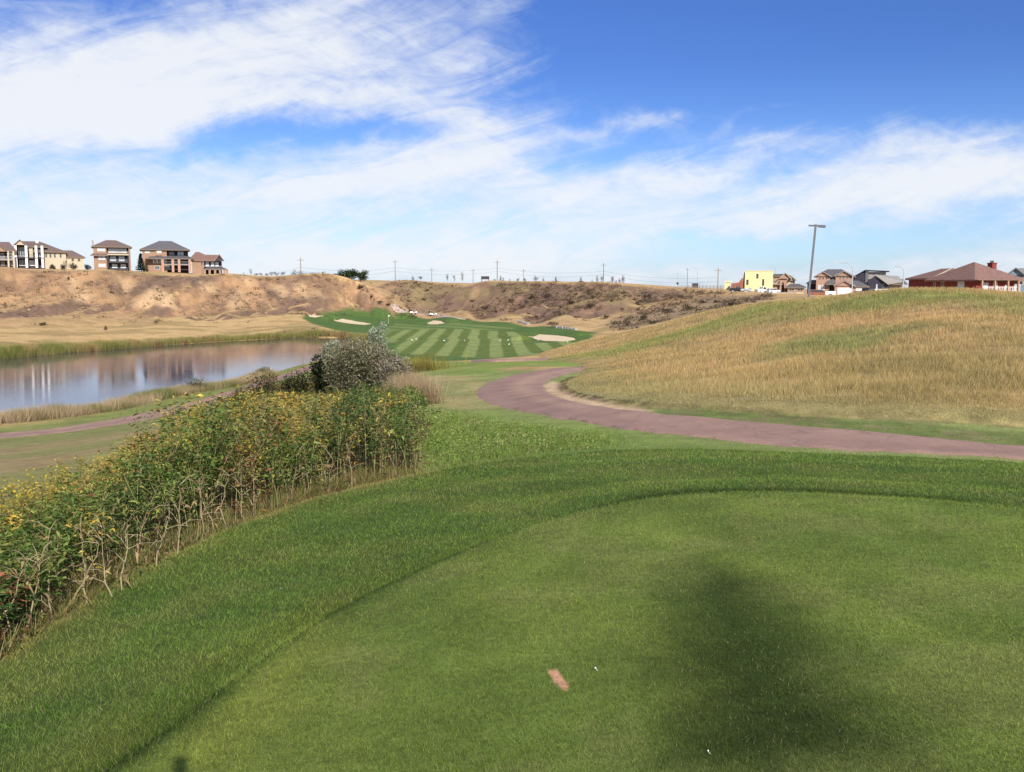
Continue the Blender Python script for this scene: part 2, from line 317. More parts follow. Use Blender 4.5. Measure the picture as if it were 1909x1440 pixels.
# tee surface
for (a, b) in ((700, 1400), (1300, 1400), (1900, 1400), (900, 1200), (1400, 1200), (1900, 1200), (1100, 1040), (1500, 1020), (1900, 1030), (2400, 1200), (500, 1420), (700, 1200), (1300, 960)): CP.append(PZ(a, b, 0.0))
for D in (0.3, 1.0, 2.5):
    for a in range(-180, 180, 40): CP.append((D * math.sin(math.radians(a)), D * math.cos(math.radians(a)), 0.0))
for (a, zs) in ((-150, (0, 0, 0, -2, -2)), (180, (0, 0, 0, 0, 0)), (150, (0, 0, 0, 0, 1)), (110, (0, -.3, -1, -1, 2)), (75, (-.1, -.8, 0, 0, 2)), (55, (-.1, -.8, .5, .5, 2)), (-110, (-.2, -1.5, -5, -6, -3)), (-75, (-.4, -2.2, -7.5, -8, 8)), (-55, (-.4, -1.8, -7.5, -8, 10))):
    for D, z in zip((5, 14, 60, 200, 900), zs): CP.append((D * math.sin(math.radians(a)), D * math.cos(math.radians(a)), z))
# apron and lawn outside the tee edge
cz((0, 1440, -.15), (0, 1215, -.4), (130, 1130, -.42), (250, 1060, -.45), (420, 990, -.5), (560, 935, -.55), (700, 900, -.6), (790, 882, -.62), (900, 862, -.65), (1050, 845, -.7),
   (300, 1200, -.16), (600, 1060, -.2), (900, 930, -.25), (1200, 875, -.3), (1500, 862, -.35), (1909, 885, -.35), (1300, 845, -.6), (1700, 860, -.6), (2300, 900, -.5), (-300, 1300, -.5))
# upper cart path
near_e = [(2400, 900), (2150, 876), (1909, 858), (1750, 851), (1600, 844), (1450, 833), (1300, 817), (1200, 806), (1130, 797), (1060, 785), (1000, 774), (950, 765), (910, 754), (885, 739), (888, 725), (915, 711), (960, 699), (1010, 690), (1055, 685), (1085, 685)]
far_e = [(2400, 872), (2150, 850), (1909, 832), (1750, 818), (1600, 803), (1450, 790), (1300, 777), (1200, 768), (1130, 760), (1075, 750), (1040, 740), (1022, 730), (1016, 723), (1017, 716), (1028, 708), (1045, 702), (1062, 697), (1078, 693.5), (1088, 691), (1096, 688)]
pz = [-.85, -.85, -.85, -.85, -.86, -.88, -.92, -1.0, -1.12, -1.25, -1.42, -1.6, -1.8, -2.05, -2.15, -2.2, -2.25, -2.3, -2.35, -2.4]
near_w = [PZ(a, b, z) for (a, b), z in zip(near_e, pz)]
far_w = [PZ(a, b, z) for (a, b), z in zip(far_e, pz)]
CP += near_w[1:] + far_w[1:]
# spur under the weeds and its left flank
cz((200, 1000, -.75), (400, 900, -1.1), (550, 830, -1.6), (650, 780, -2.1), (700, 745, -2.4), (700, 715, -3.2), (720, 690, -4.2),
   (150, 960, -1.3), (300, 870, -2.4), (420, 800, -3.8), (480, 750, -4.8), (560, 700, -5.8), (620, 670, -6.6), (0, 930, -3.0), (0, 870, -5.0), (0, 835, -6.9), (250, 870, -4.3), (250, 805, -6.6), (350, 785, -6.7), (-300, 900, -4.5), (-300, 835, -7.2),
   (800, 860, -.78), (800, 800, -1.3), (800, 760, -1.9), (830, 720, -2.3), (800, 700, -2.6), (950, 820, -.95))
cp((800, 686, 68), (850, 684, 62), (900, 674, 62), (950, 672, 64), (800, 673, 95), (900, 671, 85), (740, 668, 112), (850, 668, 118), (940, 667, 112), (1000, 660, 100), (1050, 672, 62), (1030, 652, 130))
# lower path and pond shores
low_px = [(-250, 829), (-100, 820), (0, 813), (105, 804), (199, 790), (262, 779), (340, 760), (393, 747), (445, 731), (500, 713), (560, 693), (610, 678)]
for a, b in low_px: CP.append(PZ(a, b, -7.6))
WATER = -8.2
shore_px = [(-400, 700), (-200, 682), (0, 669), (100, 660), (210, 652), (360, 641), (500, 633), (560, 629), (640, 631), (690, 640), (672, 652), (620, 664), (560, 681), (500, 698), (445, 714), (393, 723), (314, 733), (262, 747), (200, 762), (131, 771), (0, 785), (-200, 800), (-400, 812)]
shore = [PZ(a, b, WATER) for a, b in shore_px]
CP += shore
# fairway
cp((750, 640, 155), (950, 640, 155), (700, 610, 220), (850, 610, 215), (1000, 612, 203), (1100, 624, 165), (750, 588, 285), (650, 579, 300), (600, 587, 262), (850, 595, 258), (950, 603, 235), (1050, 615, 190))
# meadow, left hill, gully, middle hill
cp((0, 620, 200), (0, 642, 158), (300, 620, 195), (500, 612, 205), (560, 617, 190), (-300, 620, 200),
   (-300, 600, 230), (0, 603, 226), (200, 602, 232), (400, 600, 238), (560, 587, 252), (650, 577, 278),
   (-300, 560, 258), (0, 560, 258), (200, 560, 262), (400, 560, 265), (560, 550, 276), (640, 548, 288),
   (-300, 495, 292), (0, 498, 292), (200, 504, 292), (420, 511, 294), (560, 513, 300), (620, 517, 303), (650, 525, 302), (680, 538, 300), (715, 558, 294), (745, 573, 290),
   (0, 503, 318), (200, 507, 320), (400, 514, 322), (500, 517, 325), (560, 519, 325), (600, 521, 328), (630, 525, 325), (660, 534, 318),
   (-300, 500, 350), (0, 501, 350), (200, 504, 360), (420, 513, 360), (560, 519, 400), (640, 526, 400), (690, 532, 345), (720, 545, 325),
   (700, 522, 430), (760, 523, 358), (900, 525, 322), (1000, 526, 298), (1100, 528, 272), (1200, 532, 268), (1280, 538, 258), (1340, 542, 246), (1400, 545, 240), (1450, 551, 225),
   (760, 527, 400), (900, 530, 370), (1000, 531, 350), (1100, 533, 330), (1200, 537, 320), (1300, 545, 320), (1400, 549, 300), (1500, 552, 330), (1700, 552, 330),
   (760, 552, 330), (900, 560, 287), (1000, 564, 260), (1100, 568, 232), (1200, 566, 232), (1290, 560, 226),
   (770, 583, 302), (830, 588, 285), (900, 597, 258), (1000, 606, 228), (1100, 614, 196), (1150, 618, 180), (1180, 606, 190), (1250, 590, 195), (1330, 572, 200))
for px in (-300, 0, 400, 700, 1000, 1300, 1600, 1909, 2300):
    r7 = {-300: 522, 0: 522, 400: 524, 700: 530, 1000: 535}.get(px, 548); cp((px, r7, 700), (px, 534.0 if px < 1100 else 545, 3000), (px, 534.5 if px < 1100 else 541, 9000))
# mound
cp((2300, 830, 20), (2300, 700, 30), (2300, 590, 50),
   (1909, 795, 19.4), (1909, 745, 22.5), (1909, 700, 26), (1909, 620, 37), (1909, 564, 52), (1800, 551, 56),
   (1700, 785, 18.8), (1700, 700, 26), (1700, 620, 38), (1700, 547, 57), (1600, 555, 62), (1600, 640, 40),
   (1500, 760, 20.5), (1500, 700, 28), (1500, 620, 46), (1500, 569, 68), (1440, 574, 74),
   (1300, 742, 24), (1300, 700, 33), (1300, 650, 50), (1300, 610, 78), (1360, 578, 88), (1270, 598, 100), (1300, 590, 98),
   (1150, 735, 29), (1150, 700, 40), (1150, 665, 56), (1150, 640, 84), (1200, 618, 92), (1100, 720, 33), (1080, 665, 72), (1110, 634, 112),
   (1300, 612, 130), (1150, 645, 125), (1200, 630, 130), (1400, 585, 115), (1400, 563, 170), (1350, 592, 130),
   (1500, 563, 95), (1500, 559, 125), (1500, 552, 200), (1560, 559, 110), (1600, 563, 100), (1600, 556, 180), (1600, 551, 260),
   (1700, 562, 100), (1700, 552, 180), (1909, 580, 100), (1909, 560, 180), (1800, 556, 180), (2300, 580, 120))
CP = np.array(CP)
PADD = 3.0
def uv(x, y):
    D = np.hypot(x, y); a = np.arctan2(x, y); return a * 2.2, np.log(D + 0.6), D
def q_of(x, y, z): return z / (np.hypot(x, y) + PADD)
cu, cv, cD = uv(CP[:, 0], CP[:, 1]); cq = q_of(CP[:, 0], CP[:, 1], CP[:, 2])
C0 = 0.02
def phi(r2): return np.sqrt(r2 + C0 * C0)
A = phi((cu[:, None] - cu[None]) ** 2 + (cv[:, None] - cv[None]) ** 2)
n = len(CP); A -= np.eye(n) * 0.0015
Pm = np.stack([np.ones(n), cu, cv], 1)
S = np.block([[A, Pm], [Pm.T, np.zeros((3, 3))]])
sol = np.linalg.solve(S, np.concatenate([cq, np.zeros(3)])); wgt, pol = sol[:n], sol[n:]
def base_z(x, y):
    shp = x.shape; x = x.ravel(); y = y.ravel(); out = np.empty(x.size)
    for i in range(0, x.size, 20000):
        u, v, D = uv(x[i:i + 20000], y[i:i + 20000])
        out[i:i + 20000] = (phi((u[:, None] - cu[None]) ** 2 + (v[:, None] - cv[None]) ** 2) @ wgt + pol[0] + pol[1] * u + pol[2] * v) * (D + PADD)
    return out.reshape(shp)
def poly_sd(x, y, poly):
    """signed distance to a polygon (positive inside)"""
    poly = np.array([p[:2] for p in poly]); d2 = np.full(x.shape, 1e18); ins = np.zeros(x.shape, bool); m_ = len(poly)
    for i in range(m_):
        a = poly[i]; b = poly[(i + 1) % m_]; e = b - a; l2 = e @ e + 1e-12
        t = np.clip(((x - a[0]) * e[0] + (y - a[1]) * e[1]) / l2, 0, 1)
        d2 = np.minimum(d2, (x - a[0] - t * e[0]) ** 2 + (y - a[1] - t * e[1]) ** 2)
        if a[1] != b[1]:
            c = (a[1] > y) != (b[1] > y); ins ^= c & (x < (b[0] - a[0]) * (y - a[1]) / (b[1] - a[1]) + a[0])
    return np.sqrt(d2) * np.where(ins, 1, -1)
def line_d(x, y, line):
    line = np.array([p[:2] for p in line]); d2 = np.full(x.shape, 1e18)
    for a, b in zip(line[:-1], line[1:]):
        e = b - a; l2 = e @ e + 1e-12; t = np.clip(((x - a[0]) * e[0] + (y - a[1]) * e[1]) / l2, 0, 1)
        d2 = np.minimum(d2, (x - a[0] - t * e[0]) ** 2 + (y - a[1] - t * e[1]) ** 2)
    return np.sqrt(d2)
# fan grid: dense ahead, coarse behind
AZ = np.concatenate([np.linspace(-180, -46, 34, endpoint=False), np.linspace(-46, -32, 40, endpoint=False), np.linspace(-32, 32, 620, endpoint=False), np.linspace(32, 46, 40, endpoint=False), np.linspace(46, 180, 35)])
AZ = np.radians(AZ)
RD = np.concatenate([np.linspace(0.02, 2.2, 16, endpoint=False), np.exp(np.linspace(math.log(2.2), math.log(420), 680, endpoint=False)), np.exp(np.linspace(math.log(420), math.log(12000), 50))])
GA, GD = np.meshgrid(AZ, RD); GX = GD * np.sin(GA); GY = GD * np.cos(GA)
GZ = base_z(GX, GY)
# light smoothing along distance and angle in the open country
def smooth(z, k):
    for _ in range(k):
        z[1:-1, 1:-1] = 0.5 * z[1:-1, 1:-1] + 0.125 * (z[2:, 1:-1] + z[:-2, 1:-1] + z[1:-1, 2:] + z[1:-1, :-2])
    return z
GZ = smooth(GZ, 6)
# tee platform: flat top with a soft shoulder
tee_poly = seam + [(9, -3, 0), (5, -6, 0), (-3, -6, 0), (-2.2, -2, 0)]
sdT = poly_sd(GX, GY, tee_poly)
near = GD < 40
wob = 0.05 * (fbm(GX * 1.3, GY * 1.3, 3) - .5)
GZ = np.where(near & (sdT > 0), GZ * (1 - sstep(0, 0.8, sdT)), GZ)
side = (0.5 + 0.5 * sstep(-2.0, -0.2, GX)) * (1 - .6 * sstep(.2, 2, GX))
step_ = -0.115 * sstep(0.0, 0.2, -sdT) * (1 - sstep(1.0, 3.2, -sdT)) * side
GZ = GZ + np.where(near, step_, 0) + np.where(near & (sdT < 0), 0.05 * (fbm(GX * .5, GY * .5, 31) - .5) * sstep(0, 1, -sdT), 0)
# second soft swale beyond the tee on the right
sw = [PZ(1250, 880, -.3), PZ(1500, 878, -.3), PZ(1700, 884, -.3), PZ(1909, 900, -.3)]
GZ -= np.where(near, 0.06 * np.exp(-(line_d(GX, GY, sw) / 0.5) ** 2), 0)
# slopes: gullies and scarps
dz = np.gradient(GZ, axis=0) / np.gradient(GD, axis=0)
steep = sstep(0.08, 0.25, smooth(dz.copy(), 4)) * sstep(180, 215, GD) * (1 - sstep(330, 380, GD))
wx = GX + 14 * (fbm(GX / 30, GY / 30, 11) - .5)
g1 = np.abs(fbm(wx / 13, GY / 70, 21, 3) - .5) * 2
g2 = np.abs(fbm(wx / 5, GY / 30, 25, 3) - .5) * 2
GZ += steep * (-3.4 * (1 - g1) ** 2 + 0.3 - 1.6 * (1 - g2) ** 2)
GZ += sstep(60, 140, GD) * (1 - sstep(400, 600, GD)) * 0.5 * (fbm(GX / 9, GY / 9, 5) - .5) * (0.3 + steep)
# mound and rough unevenness
mound_line = [PZ(a, b, z) for a, b, z in ((2300, 800, -.75), (1909, 785, -.75), (1700, 780, -.78), (1550, 773, -.8), (1400, 767, -.84), (1300, 762, -.9), (1200, 757, -.98), (1130, 750, -1.1), (1075, 739, -1.3), (1045, 729, -1.5), (1040, 720, -1.8), (1050, 711, -2.0), (1080, 702, -2.2))]
mound_poly = mound_line + [P(1085, 690, 50), P(1010, 673, 66), P(1005, 664, 92), P(1060, 650, 120), P(1180, 630, 138), P(1350, 600, 142), P(1480, 570, 130), P(1500, 570, 90), (50, 78, 0), (90, 60, 0), (90, 30, 0), (40, 12, 0)]
sdM = poly_sd(GX, GY, mound_poly)
GZ += np.where(sdM > 0, 0.16 * (1 - np.exp(-np.maximum(sdM, 0) / 0.35)) + 0.35 * (fbm(GX / 4, GY / 4, 41) - .5) * sstep(0, 6, sdM), 0) * (1 - sstep(110, 140, GD))
# pond basin
sdP = poly_sd(GX, GY, shore)
GZ = np.where(sdP > 0, np.minimum(GZ, WATER - 0.1 - 1.2 * (1 - np.exp(-np.maximum(sdP, 0) / 4))), GZ)
pondzone = (sdP <= 0) & (sdP > -60) & (GY > 30)
GZ = np.where(pondzone, np.maximum(GZ, WATER + 0.12 * (1 - np.exp(np.minimum(sdP, 0) / 1.0)) - .02), GZ)
# bunkers: hollow floor with a raised back lip
BUNK = [
    ('kidney shaped pale sand bunker at the right end of the striped fairway', [(984, 628), (1005, 624), (1040, 626), (1070, 631), (1073, 634), (1050, 637), (1015, 636), (995, 631)]),
    ('small pale sand bunker below the two golf carts', [(796, 603), (808, 598), (822, 599), (829, 603), (815, 605), (800, 605)]),
    ('long thin sand bunker left of the green on the far fairway', [(622, 597), (640, 595), (660, 599), (692, 604), (680, 606), (655, 604), (635, 601)]),
    ('smallest far sand slit bunker at the foot of the left hill', [(574, 587), (585, 585), (604, 590), (590, 592), (577, 591)])]
def zgrid(x, y):
    x = np.asarray(x, float); y = np.asarray(y, float); D = np.clip(np.hypot(x, y), RD[0], RD[-1] * .999); a = np.clip(np.arctan2(x, y), AZ[0], AZ[-1] - 1e-9)
    i = np.clip(np.searchsorted(RD, D, side='right') - 1, 0, len(RD) - 2); j = np.clip(np.searchsorted(AZ, a, side='right') - 1, 0, len(AZ) - 2)
    ti = (D - RD[i]) / (RD[i + 1] - RD[i]); tj = (a - AZ[j]) / (AZ[j + 1] - AZ[j])
    return (GZ[i, j] * (1 - ti) + GZ[i + 1, j] * ti) * (1 - tj) + (GZ[i, j + 1] * (1 - ti) + GZ[i + 1, j + 1] * ti) * tj
def zat(x, y): return float(zgrid(x, y))
_RS = np.exp(np.linspace(math.log(2.0), math.log(2500), 6000))
def hit(px, py, dmin=2.0):
    x, y, z = ray(px, py); h = math.hypot(x, y); xs, ys, zs = x / h * _RS, y / h * _RS, EYE + z / h * _RS
    below = (zgrid(xs, ys) >= zs) & (_RS > dmin); k = int(np.argmax(below)) if below.any() else len(_RS) - 1
    return (xs[k], ys[k], zat(xs[k], ys[k]))
for lab, pp in BUNK:
    w = [hit(a, b) for a, b in pp]; sdb = poly_sd(GX, GY, w)
    back = np.exp(-((sdb + 2.5) / 2.2) ** 2) * (GD > np.mean([math.hypot(p[0], p[1]) for p in w]))
    GZ += 0.55 * back * (sdb < 0)
    BUNKW = None

# ------------------------------------------------------------------ ground colours (surface colours by region, some shade painted in)
def lawn_world():
    a = [PZ(u_, v_, z_) for u_, v_, z_ in ((-160, 1305, -.4), (0, 1222, -.4), (130, 1136, -.42), (250, 1066, -.45), (420, 995, -.5), (560, 940, -.55), (700, 905, -.6), (790, 884, -.62), (900, 866, -.65), (1050, 848, -.68), (1150, 836, -.72), (1300, 838, -.74), (1600, 852, -.8), (1909, 866, -.82), (2400, 905, -.8))]
    return a + [(14, -5, 0), (-6, -6, 0), (-4.5, 1, 0)]
def region(px_pts, jitter=0.0, seed=0, x=None, y=None, fade=0.5, D=None):
    w = [hit(a, b) for a, b in px_pts]
    jx = x + jitter * (fbm(x / max(jitter, .1) / 1.5, y / max(jitter, .1) / 1.5, 61 + seed) - .5) * 2; jy = y + jitter * (fbm(x / max(jitter, .1) / 1.5, y / max(jitter, .1) / 1.5, 71 + seed) - .5) * 2
    return sstep(-fade, fade, poly_sd(jx, jy, w))
C = lambda *a: np.array(a)
STRAW = C(.52, .35, .16); STRAW2 = C(.30, .22, .085); DRY = C(.20, .155, .06); GREEN = C(.085, .135, .028); LAWN = C(.125, .20, .042); LAWN2 = C(.20, .26, .055)
FW_L = C(.22, .262, .085); FW_D = C(.115, .155, .036); FW_E = C(.085, .14, .036); SOIL = C(.30, .18, .12); SCRUB = C(.16, .095, .07); BROWN = C(.29, .175, .10)
Wn = [PZ(a_, b_, z_) for a_, b_, z_ in ((-160, 1300, -.4), (0, 1212, -.4), (130, 1126, -.42), (250, 1056, -.45), (420, 986, -.5), (560, 931, -.55), (700, 896, -.6), (785, 878, -.62))]
Wf = [PZ(a_, b_, z_) for a_, b_, z_ in ((790, 850, -.9), (785, 800, -1.3), (775, 760, -1.9), (745, 735, -2.4), (690, 728, -2.7), (600, 735, -3.0), (500, 752, -3.6), (400, 800, -3.3), (300, 868, -2.2), (150, 950, -1.3), (0, 1040, -1.0), (-160, 1110, -.9))]
Wpoly = Wn + Wf
def gcol(x, y):
    shp = x.shape; D = np.hypot(x, y)
    a = np.arctan2(x, y); n1 = fbm(x / 7, y / 7, 81); n2 = fbm(x / 1.6, y / 1.6, 91); n3 = fbm(x / 25, y / 25, 95); n4 = fbm(x / .35, y / .35, 97, 3)
    c = np.zeros(shp + (3,))
    def lay(mask, col):
        nonlocal c
        c = c * (1 - mask[..., None]) + np.broadcast_to(col, c.shape) * mask[..., None]
    lay(np.ones(shp), STRAW); lay(sstep(.45, .6, n1) * .5, DRY)
    z = zgrid(x, y)
    # hillsides
    e = .5 + D * .006
    sl = (zgrid(x * (1 + e / D), y * (1 + e / D)) - z) / e
    hill = sstep(.05, .16, sl) * sstep(170, 200, D)
    lay(hill, BROWN)
    midhill = hill * sstep(-.145, -.11, a)
    lay(hill * sstep(.42, .56, fbm(x / 11, z / 4, 101)) * .8, C(.18, .115, .085))
    lay(midhill * .75, C(.24, .15, .10))
    lay(midhill * sstep(.48, .6, fbm(x / 16, z / 5, 103)) * .6, C(.28, .22, .10))
    lay((hill - midhill) * sstep(.54, .64, fbm(x / 7 + z / 9, z / 6, 107)) * .8, C(.43, .26, .135))
    lay(hill * sstep(.5, .62, fbm(x / 3, z / 1.5, 109)) * .35, C(.10, .075, .05))
    for pp, o_, sd_ in (([(292, 535), (312, 545), (328, 576), (300, 572), (270, 576), (240, 572), (262, 553)], .9, 41), ([(120, 515), (140, 519), (166, 548), (168, 565), (138, 560), (128, 535)], .6, 42), ([(215, 515), (245, 520), (262, 530), (240, 545), (222, 540)], .5, 43), ([(370, 525), (400, 530), (405, 545), (378, 546)], .55, 44), ([(412, 560), (450, 545), (470, 560), (430, 580)], .5, 45), ([(508, 535), (530, 532), (545, 552), (520, 556)], .55, 46), ([(552, 528), (570, 530), (575, 556), (556, 556)], .6, 47), ([(580, 540), (598, 545), (606, 558), (586, 556)], .6, 48), ([(450, 515), (470, 515), (474, 530), (456, 530)], .5, 49)):
        lay(region(pp, 1.5, sd_, x, y, 1.6) * (D > 200) * (D < 330) * o_, C(.56, .38, .21))
    crest = sstep(180, 240, D) * (1 - hill)
    lay(crest * .6 * sstep(.4, .55, n3), C(.42, .27, .14))
    # meadow by the pond
    lay(sstep(-25, -2, poly_sd(x, y, shore)) * sstep(120, 135, D + (x * -.2)) * .5 * sstep(.42, .6, n1), C(.17, .16, .05))
    lay(region([(1120, 606), (1180, 585), (1250, 566), (1330, 552), (1440, 552), (1430, 566), (1340, 578), (1240, 598), (1170, 615)], 3, 23, x, y, 3) * (D > 120) * .7, C(.27, .19, .12))
    lay(region([(1478, 557), (1520, 553), (1600, 552), (1596, 557), (1520, 560), (1490, 561)], .3, 24, x, y, .6) * (D > 70), C(.2, .19, .2))
    # fairway
    fw = region([(560, 590), (600, 584), (640, 577), (700, 574), (760, 580), (850, 592), (950, 601), (1010, 609), (1060, 613), (1115, 620), (1105, 632), (1060, 646), (1010, 664), (950, 672), (850, 674), (740, 668), (690, 655), (720, 640), (690, 628), (640, 620), (600, 610), (575, 600)], 1.0, 1, x, y, .8)
    fw *= sstep(80, 95, D)
    lay(fw, FW_E)
    inner = region([(700, 627), (760, 612), (860, 612), (960, 619), (1000, 640), (1085, 634), (1060, 645), (1010, 660), (930, 667), (840, 665), (742, 660), (735, 640)], .6, 2, x, y, .5) * sstep(80, 95, D)
    upper = region([(740, 602), (790, 608), (860, 600), (960, 609), (960, 616), (860, 614), (760, 615), (700, 620)], .6, 2, x, y, .5) * sstep(80, 95, D)
    th = math.atan2(920 - 954.5, F); xs = x * math.cos(th) - y * math.sin(th)
    vrow = sstep(168, 170, D)
    ph = xs / 3.7 + 0.15
    s1 = sstep(-.15, .15, np.sin(2 * np.pi * ph)); s2 = sstep(-.15, .15, np.sin(2 * np.pi * (ph * 0.98 + .12)))
    s = s1 * (1 - vrow) + s2 * vrow
    lay(inner, FW_D + (FW_L - FW_D) * (s[..., None] * (.8 + .4 * n2[..., None])))
    s3 = sstep(-.2, .2, np.sin(2 * np.pi * (x * .8 + y * .45) / 8.5))
    lay(upper, FW_E + (FW_L - FW_E) * (.12 + .5 * s3[..., None]))
    lay((D < 45) * (a > -.12) * sstep(-.1, .1, -poly_sd(x, y, mound_poly)) * .9 * (y > 0), C(.19, .235, .075))
    for pp, colr, o_, sd_ in (
        ([(742, 664), (850, 674), (960, 672), (1060, 668), (1250, 672), (1200, 682), (1090, 686), (960, 684), (900, 700), (790, 702), (760, 690)], C(.17, .25, .05), .9, 3),
        ([(640, 663), (700, 668), (760, 668), (770, 700), (720, 690)], GREEN, .8, 5),
        ([(775, 706), (900, 700), (890, 738), (900, 765), (800, 760), (775, 730)], C(.36, .29, .13), .85, 4),
        ([(800, 712), (870, 716), (880, 738), (800, 742)], C(.19, .22, .08), .7, 14),
        ([(780, 768), (850, 775), (905, 765), (1000, 785), (1150, 806), (1300, 826), (1450, 842), (1450, 870), (1150, 850), (900, 862), (790, 882)], C(.19, .25, .06), .95, 6),
        ([(860, 805), (1000, 800), (1150, 812), (1150, 845), (900, 860)], C(.12, .18, .04), .5, 16)):
        lay(region(pp, 1.0 if sd_ != 6 else .5, sd_, x, y, .9) * o_ * (.65 + .7 * n2).clip(0, 1), colr)
    # lawn below, both sides of the lower path
    low = sstep(-5, 2, -line_d(x, y, [PZ(a_, b_, -7.6) for a_, b_ in low_px]) + 6) * (a < -.12)
    lay(low * .9, C(.17, .21, .055))
    slope_l = sstep(math.radians(-5), math.radians(-10), a) * sstep(5, 9, D) * sstep(-2, 4, line_d(x, y, [PZ(a_, b_, -7.6) for a_, b_ in low_px])) * (z > -7.8) * (D < 90)
    lay(slope_l * .9, C(.21, .21, .075)); lay(slope_l * sstep(.40, .58, n1) * .7 * sstep(7, 14, line_d(x, y, [PZ(a_, b_, -7.6) for a_, b_ in low_px])), C(.33, .23, .12))
    # mound
    mk = sstep(-.25, .2, poly_sd(x, y, mound_poly) + .4 * (n4 - .5)) * (D < 125)
    lay(mk, C(.39, .275, .12))
    for pp, colr, o_, sd_ in (
        ([(1420, 566), (1600, 552), (1700, 542), (1909, 556), (2200, 600), (1909, 585), (1700, 566), (1560, 588), (1420, 612), (1340, 622), (1250, 640), (1120, 668), (1000, 672), (1180, 640), (1330, 600)], C(.19, .225, .06), .85, 7),
        ([(1395, 655), (1480, 635), (1600, 612), (1700, 610), (1700, 640), (1600, 655), (1480, 668)], C(.20, .24, .08), .8, 8),
        ([(1650, 650), (1909, 640), (1909, 780), (1650, 770), (1400, 740), (1450, 690)], C(.31, .245, .10), .55, 9),
        ([(1400, 620), (1560, 592), (1750, 580), (1750, 600), (1600, 608), (1450, 640), (1350, 670)], C(.48, .31, .14), .8, 10),
        ([(1150, 706), (1300, 715), (1500, 750), (1500, 768), (1300, 758), (1150, 748), (1060, 730), (1080, 706)], C(.26, .25, .11), .6, 11)):
        lay(mk * region(pp, 1.5, sd_, x, y, 1.6) * o_ * (.5 + n2).clip(0, 1), colr)
    lay(mk * np.exp(-(poly_sd(x, y, mound_poly) / 1.1) ** 2) * .8 * (D < 45), C(.25, .23, .095))
    lay(mk * sstep(.5, .62, n2) * .35, C(.17, .15, .06)); lay(mk * sstep(.55, .7, n1) * .3, C(.40, .26, .14))
    # verge between mound foot and path
    verge = region([(1300, 762), (1600, 786), (1909, 806), (2300, 830), (2300, 880), (1909, 835), (1600, 806), (1450, 792), (1300, 779), (1200, 768)], .3, 12, x, y, .25) * (D < 30)
    lay(verge, C(.14, .175, .05)); lay(verge * sstep(.45, .6, n4) * .5, C(.22, .17, .09))
    edge = line_d(x, y, mound_line[1:]); lay((edge < .28) * (D < 45) * (.8 * sstep(.35, .5, n4)) * (.35 + .65 * sstep(20, 24, D)), C(.07, .05, .03))
    # lawn
    lawn = sstep(-.12, .12, poly_sd(x + .1 * (n4 - .5), y + .1 * (n4 - .5), lawn_world())) * (D < 25)
    lay(lawn, LAWN); lay(lawn * sstep(.42, .62, fbm(x / 1.2, y / .5, 201)) * .55, LAWN2)
    lay(lawn * sstep(.5, .66, fbm(x / .5, y / .5, 203)) * .35, C(.23, .23, .07))
    sT = poly_sd(x, y, tee_poly)
    tee = sstep(-.05, .1, sT) * (D < 25)
    lay(tee, C(.18, .232, .048)); lay(tee * sstep(.38, .62, fbm(x / .9 + 4, y / .9, 205, 3)) * .55, C(.115, .165, .036)); lay(tee * sstep(.5, .64, fbm(x / .35, y / .5, 207, 3)) * .5, C(.21, .23, .07))
    dark_patch = region([(1290, 1065), (1350, 1050), (1450, 1125), (1570, 1240), (1760, 1440), (1245, 1440), (1275, 1320), (1235, 1180)], .15, 15, x, y, .36) * tee
    lay(dark_patch * .88, C(.024, .040, .010))  # grass colour darkened in a soft-edged patch on the tee
    lay(region([(300, 1440), (420, 1290), (560, 1190), (640, 1130), (610, 1210), (500, 1330), (450, 1440)], .15, 31, x, y, .3) * lawn * .6, C(.26, .28, .055))
    ap = lawn * (1 - tee); lay(ap * (.5 + .5 * np.sin(2 * np.pi * (sT + .15 * (n2 - .5)) / 1.15)) * .35, C(.085, .15, .03)); lay(tee * (.5 + .5 * np.sin(2 * np.pi * (x * .55 + y * .3 + .3 * (n2 - .5)) / .9)) * .16, C(.10, .16, .03))
    rgt = sstep(-1, 1.2, x); rim = np.exp(-((sT + .07 + .34 * rgt) / (.15 + .07 * rgt)) ** 2) * (D < 25) * sstep(.3, .5, fbm(x * 1.1, y * 1.1, 209)) ; lay(rim * (.85 + .12 * rgt) * sstep(-3.0, -1.5, x + y * .2 - .6), C(.035, .07, .014))  # dark band beyond the tee edge: shade of longer grass painted in
    lay(np.exp(-((sT + .3) / .18) ** 2) * (D < 25) * .35, C(.15, .19, .03))  # lighter band past the edge, a highlight put into the grass colour
    # bare rim where the weeds start
    wl = line_d(x, y, [PZ(a_, b_, z_) for a_, b_, z_ in ((0, 1215, -.4), (130, 1130, -.42), (250, 1060, -.45), (420, 990, -.5), (560, 935, -.55), (700, 900, -.6), (790, 882, -.62))])
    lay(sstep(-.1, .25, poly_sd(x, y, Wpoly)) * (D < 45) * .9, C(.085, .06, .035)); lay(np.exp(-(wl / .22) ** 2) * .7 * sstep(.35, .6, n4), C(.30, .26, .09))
    # sand at the inner bend of the path and a divot in the tee
    sb = region([(1010, 718), (1030, 711), (1042, 715), (1040, 728), (1075, 742), (1135, 754), (1210, 764), (1210, 774), (1130, 762), (1060, 748), (1020, 735)], .15, 17, x, y, .2)
    lay(sb * .95, C(.55, .38, .24))
    dv = poly_sd(x + .02 * (vnoise(x * 60, y * 60, 5) - .5), y + .03 * (vnoise(x * 60, y * 60, 9) - .5), [PZ(a_, b_, 0) for a_, b_ in ((1022, 1247), (1036, 1246), (1050, 1262), (1062, 1284), (1052, 1289), (1038, 1277), (1026, 1262))])
    lay(sstep(-.008, .012, dv), C(.62, .34, .20))
    return c
GC = gcol(GX, GY)
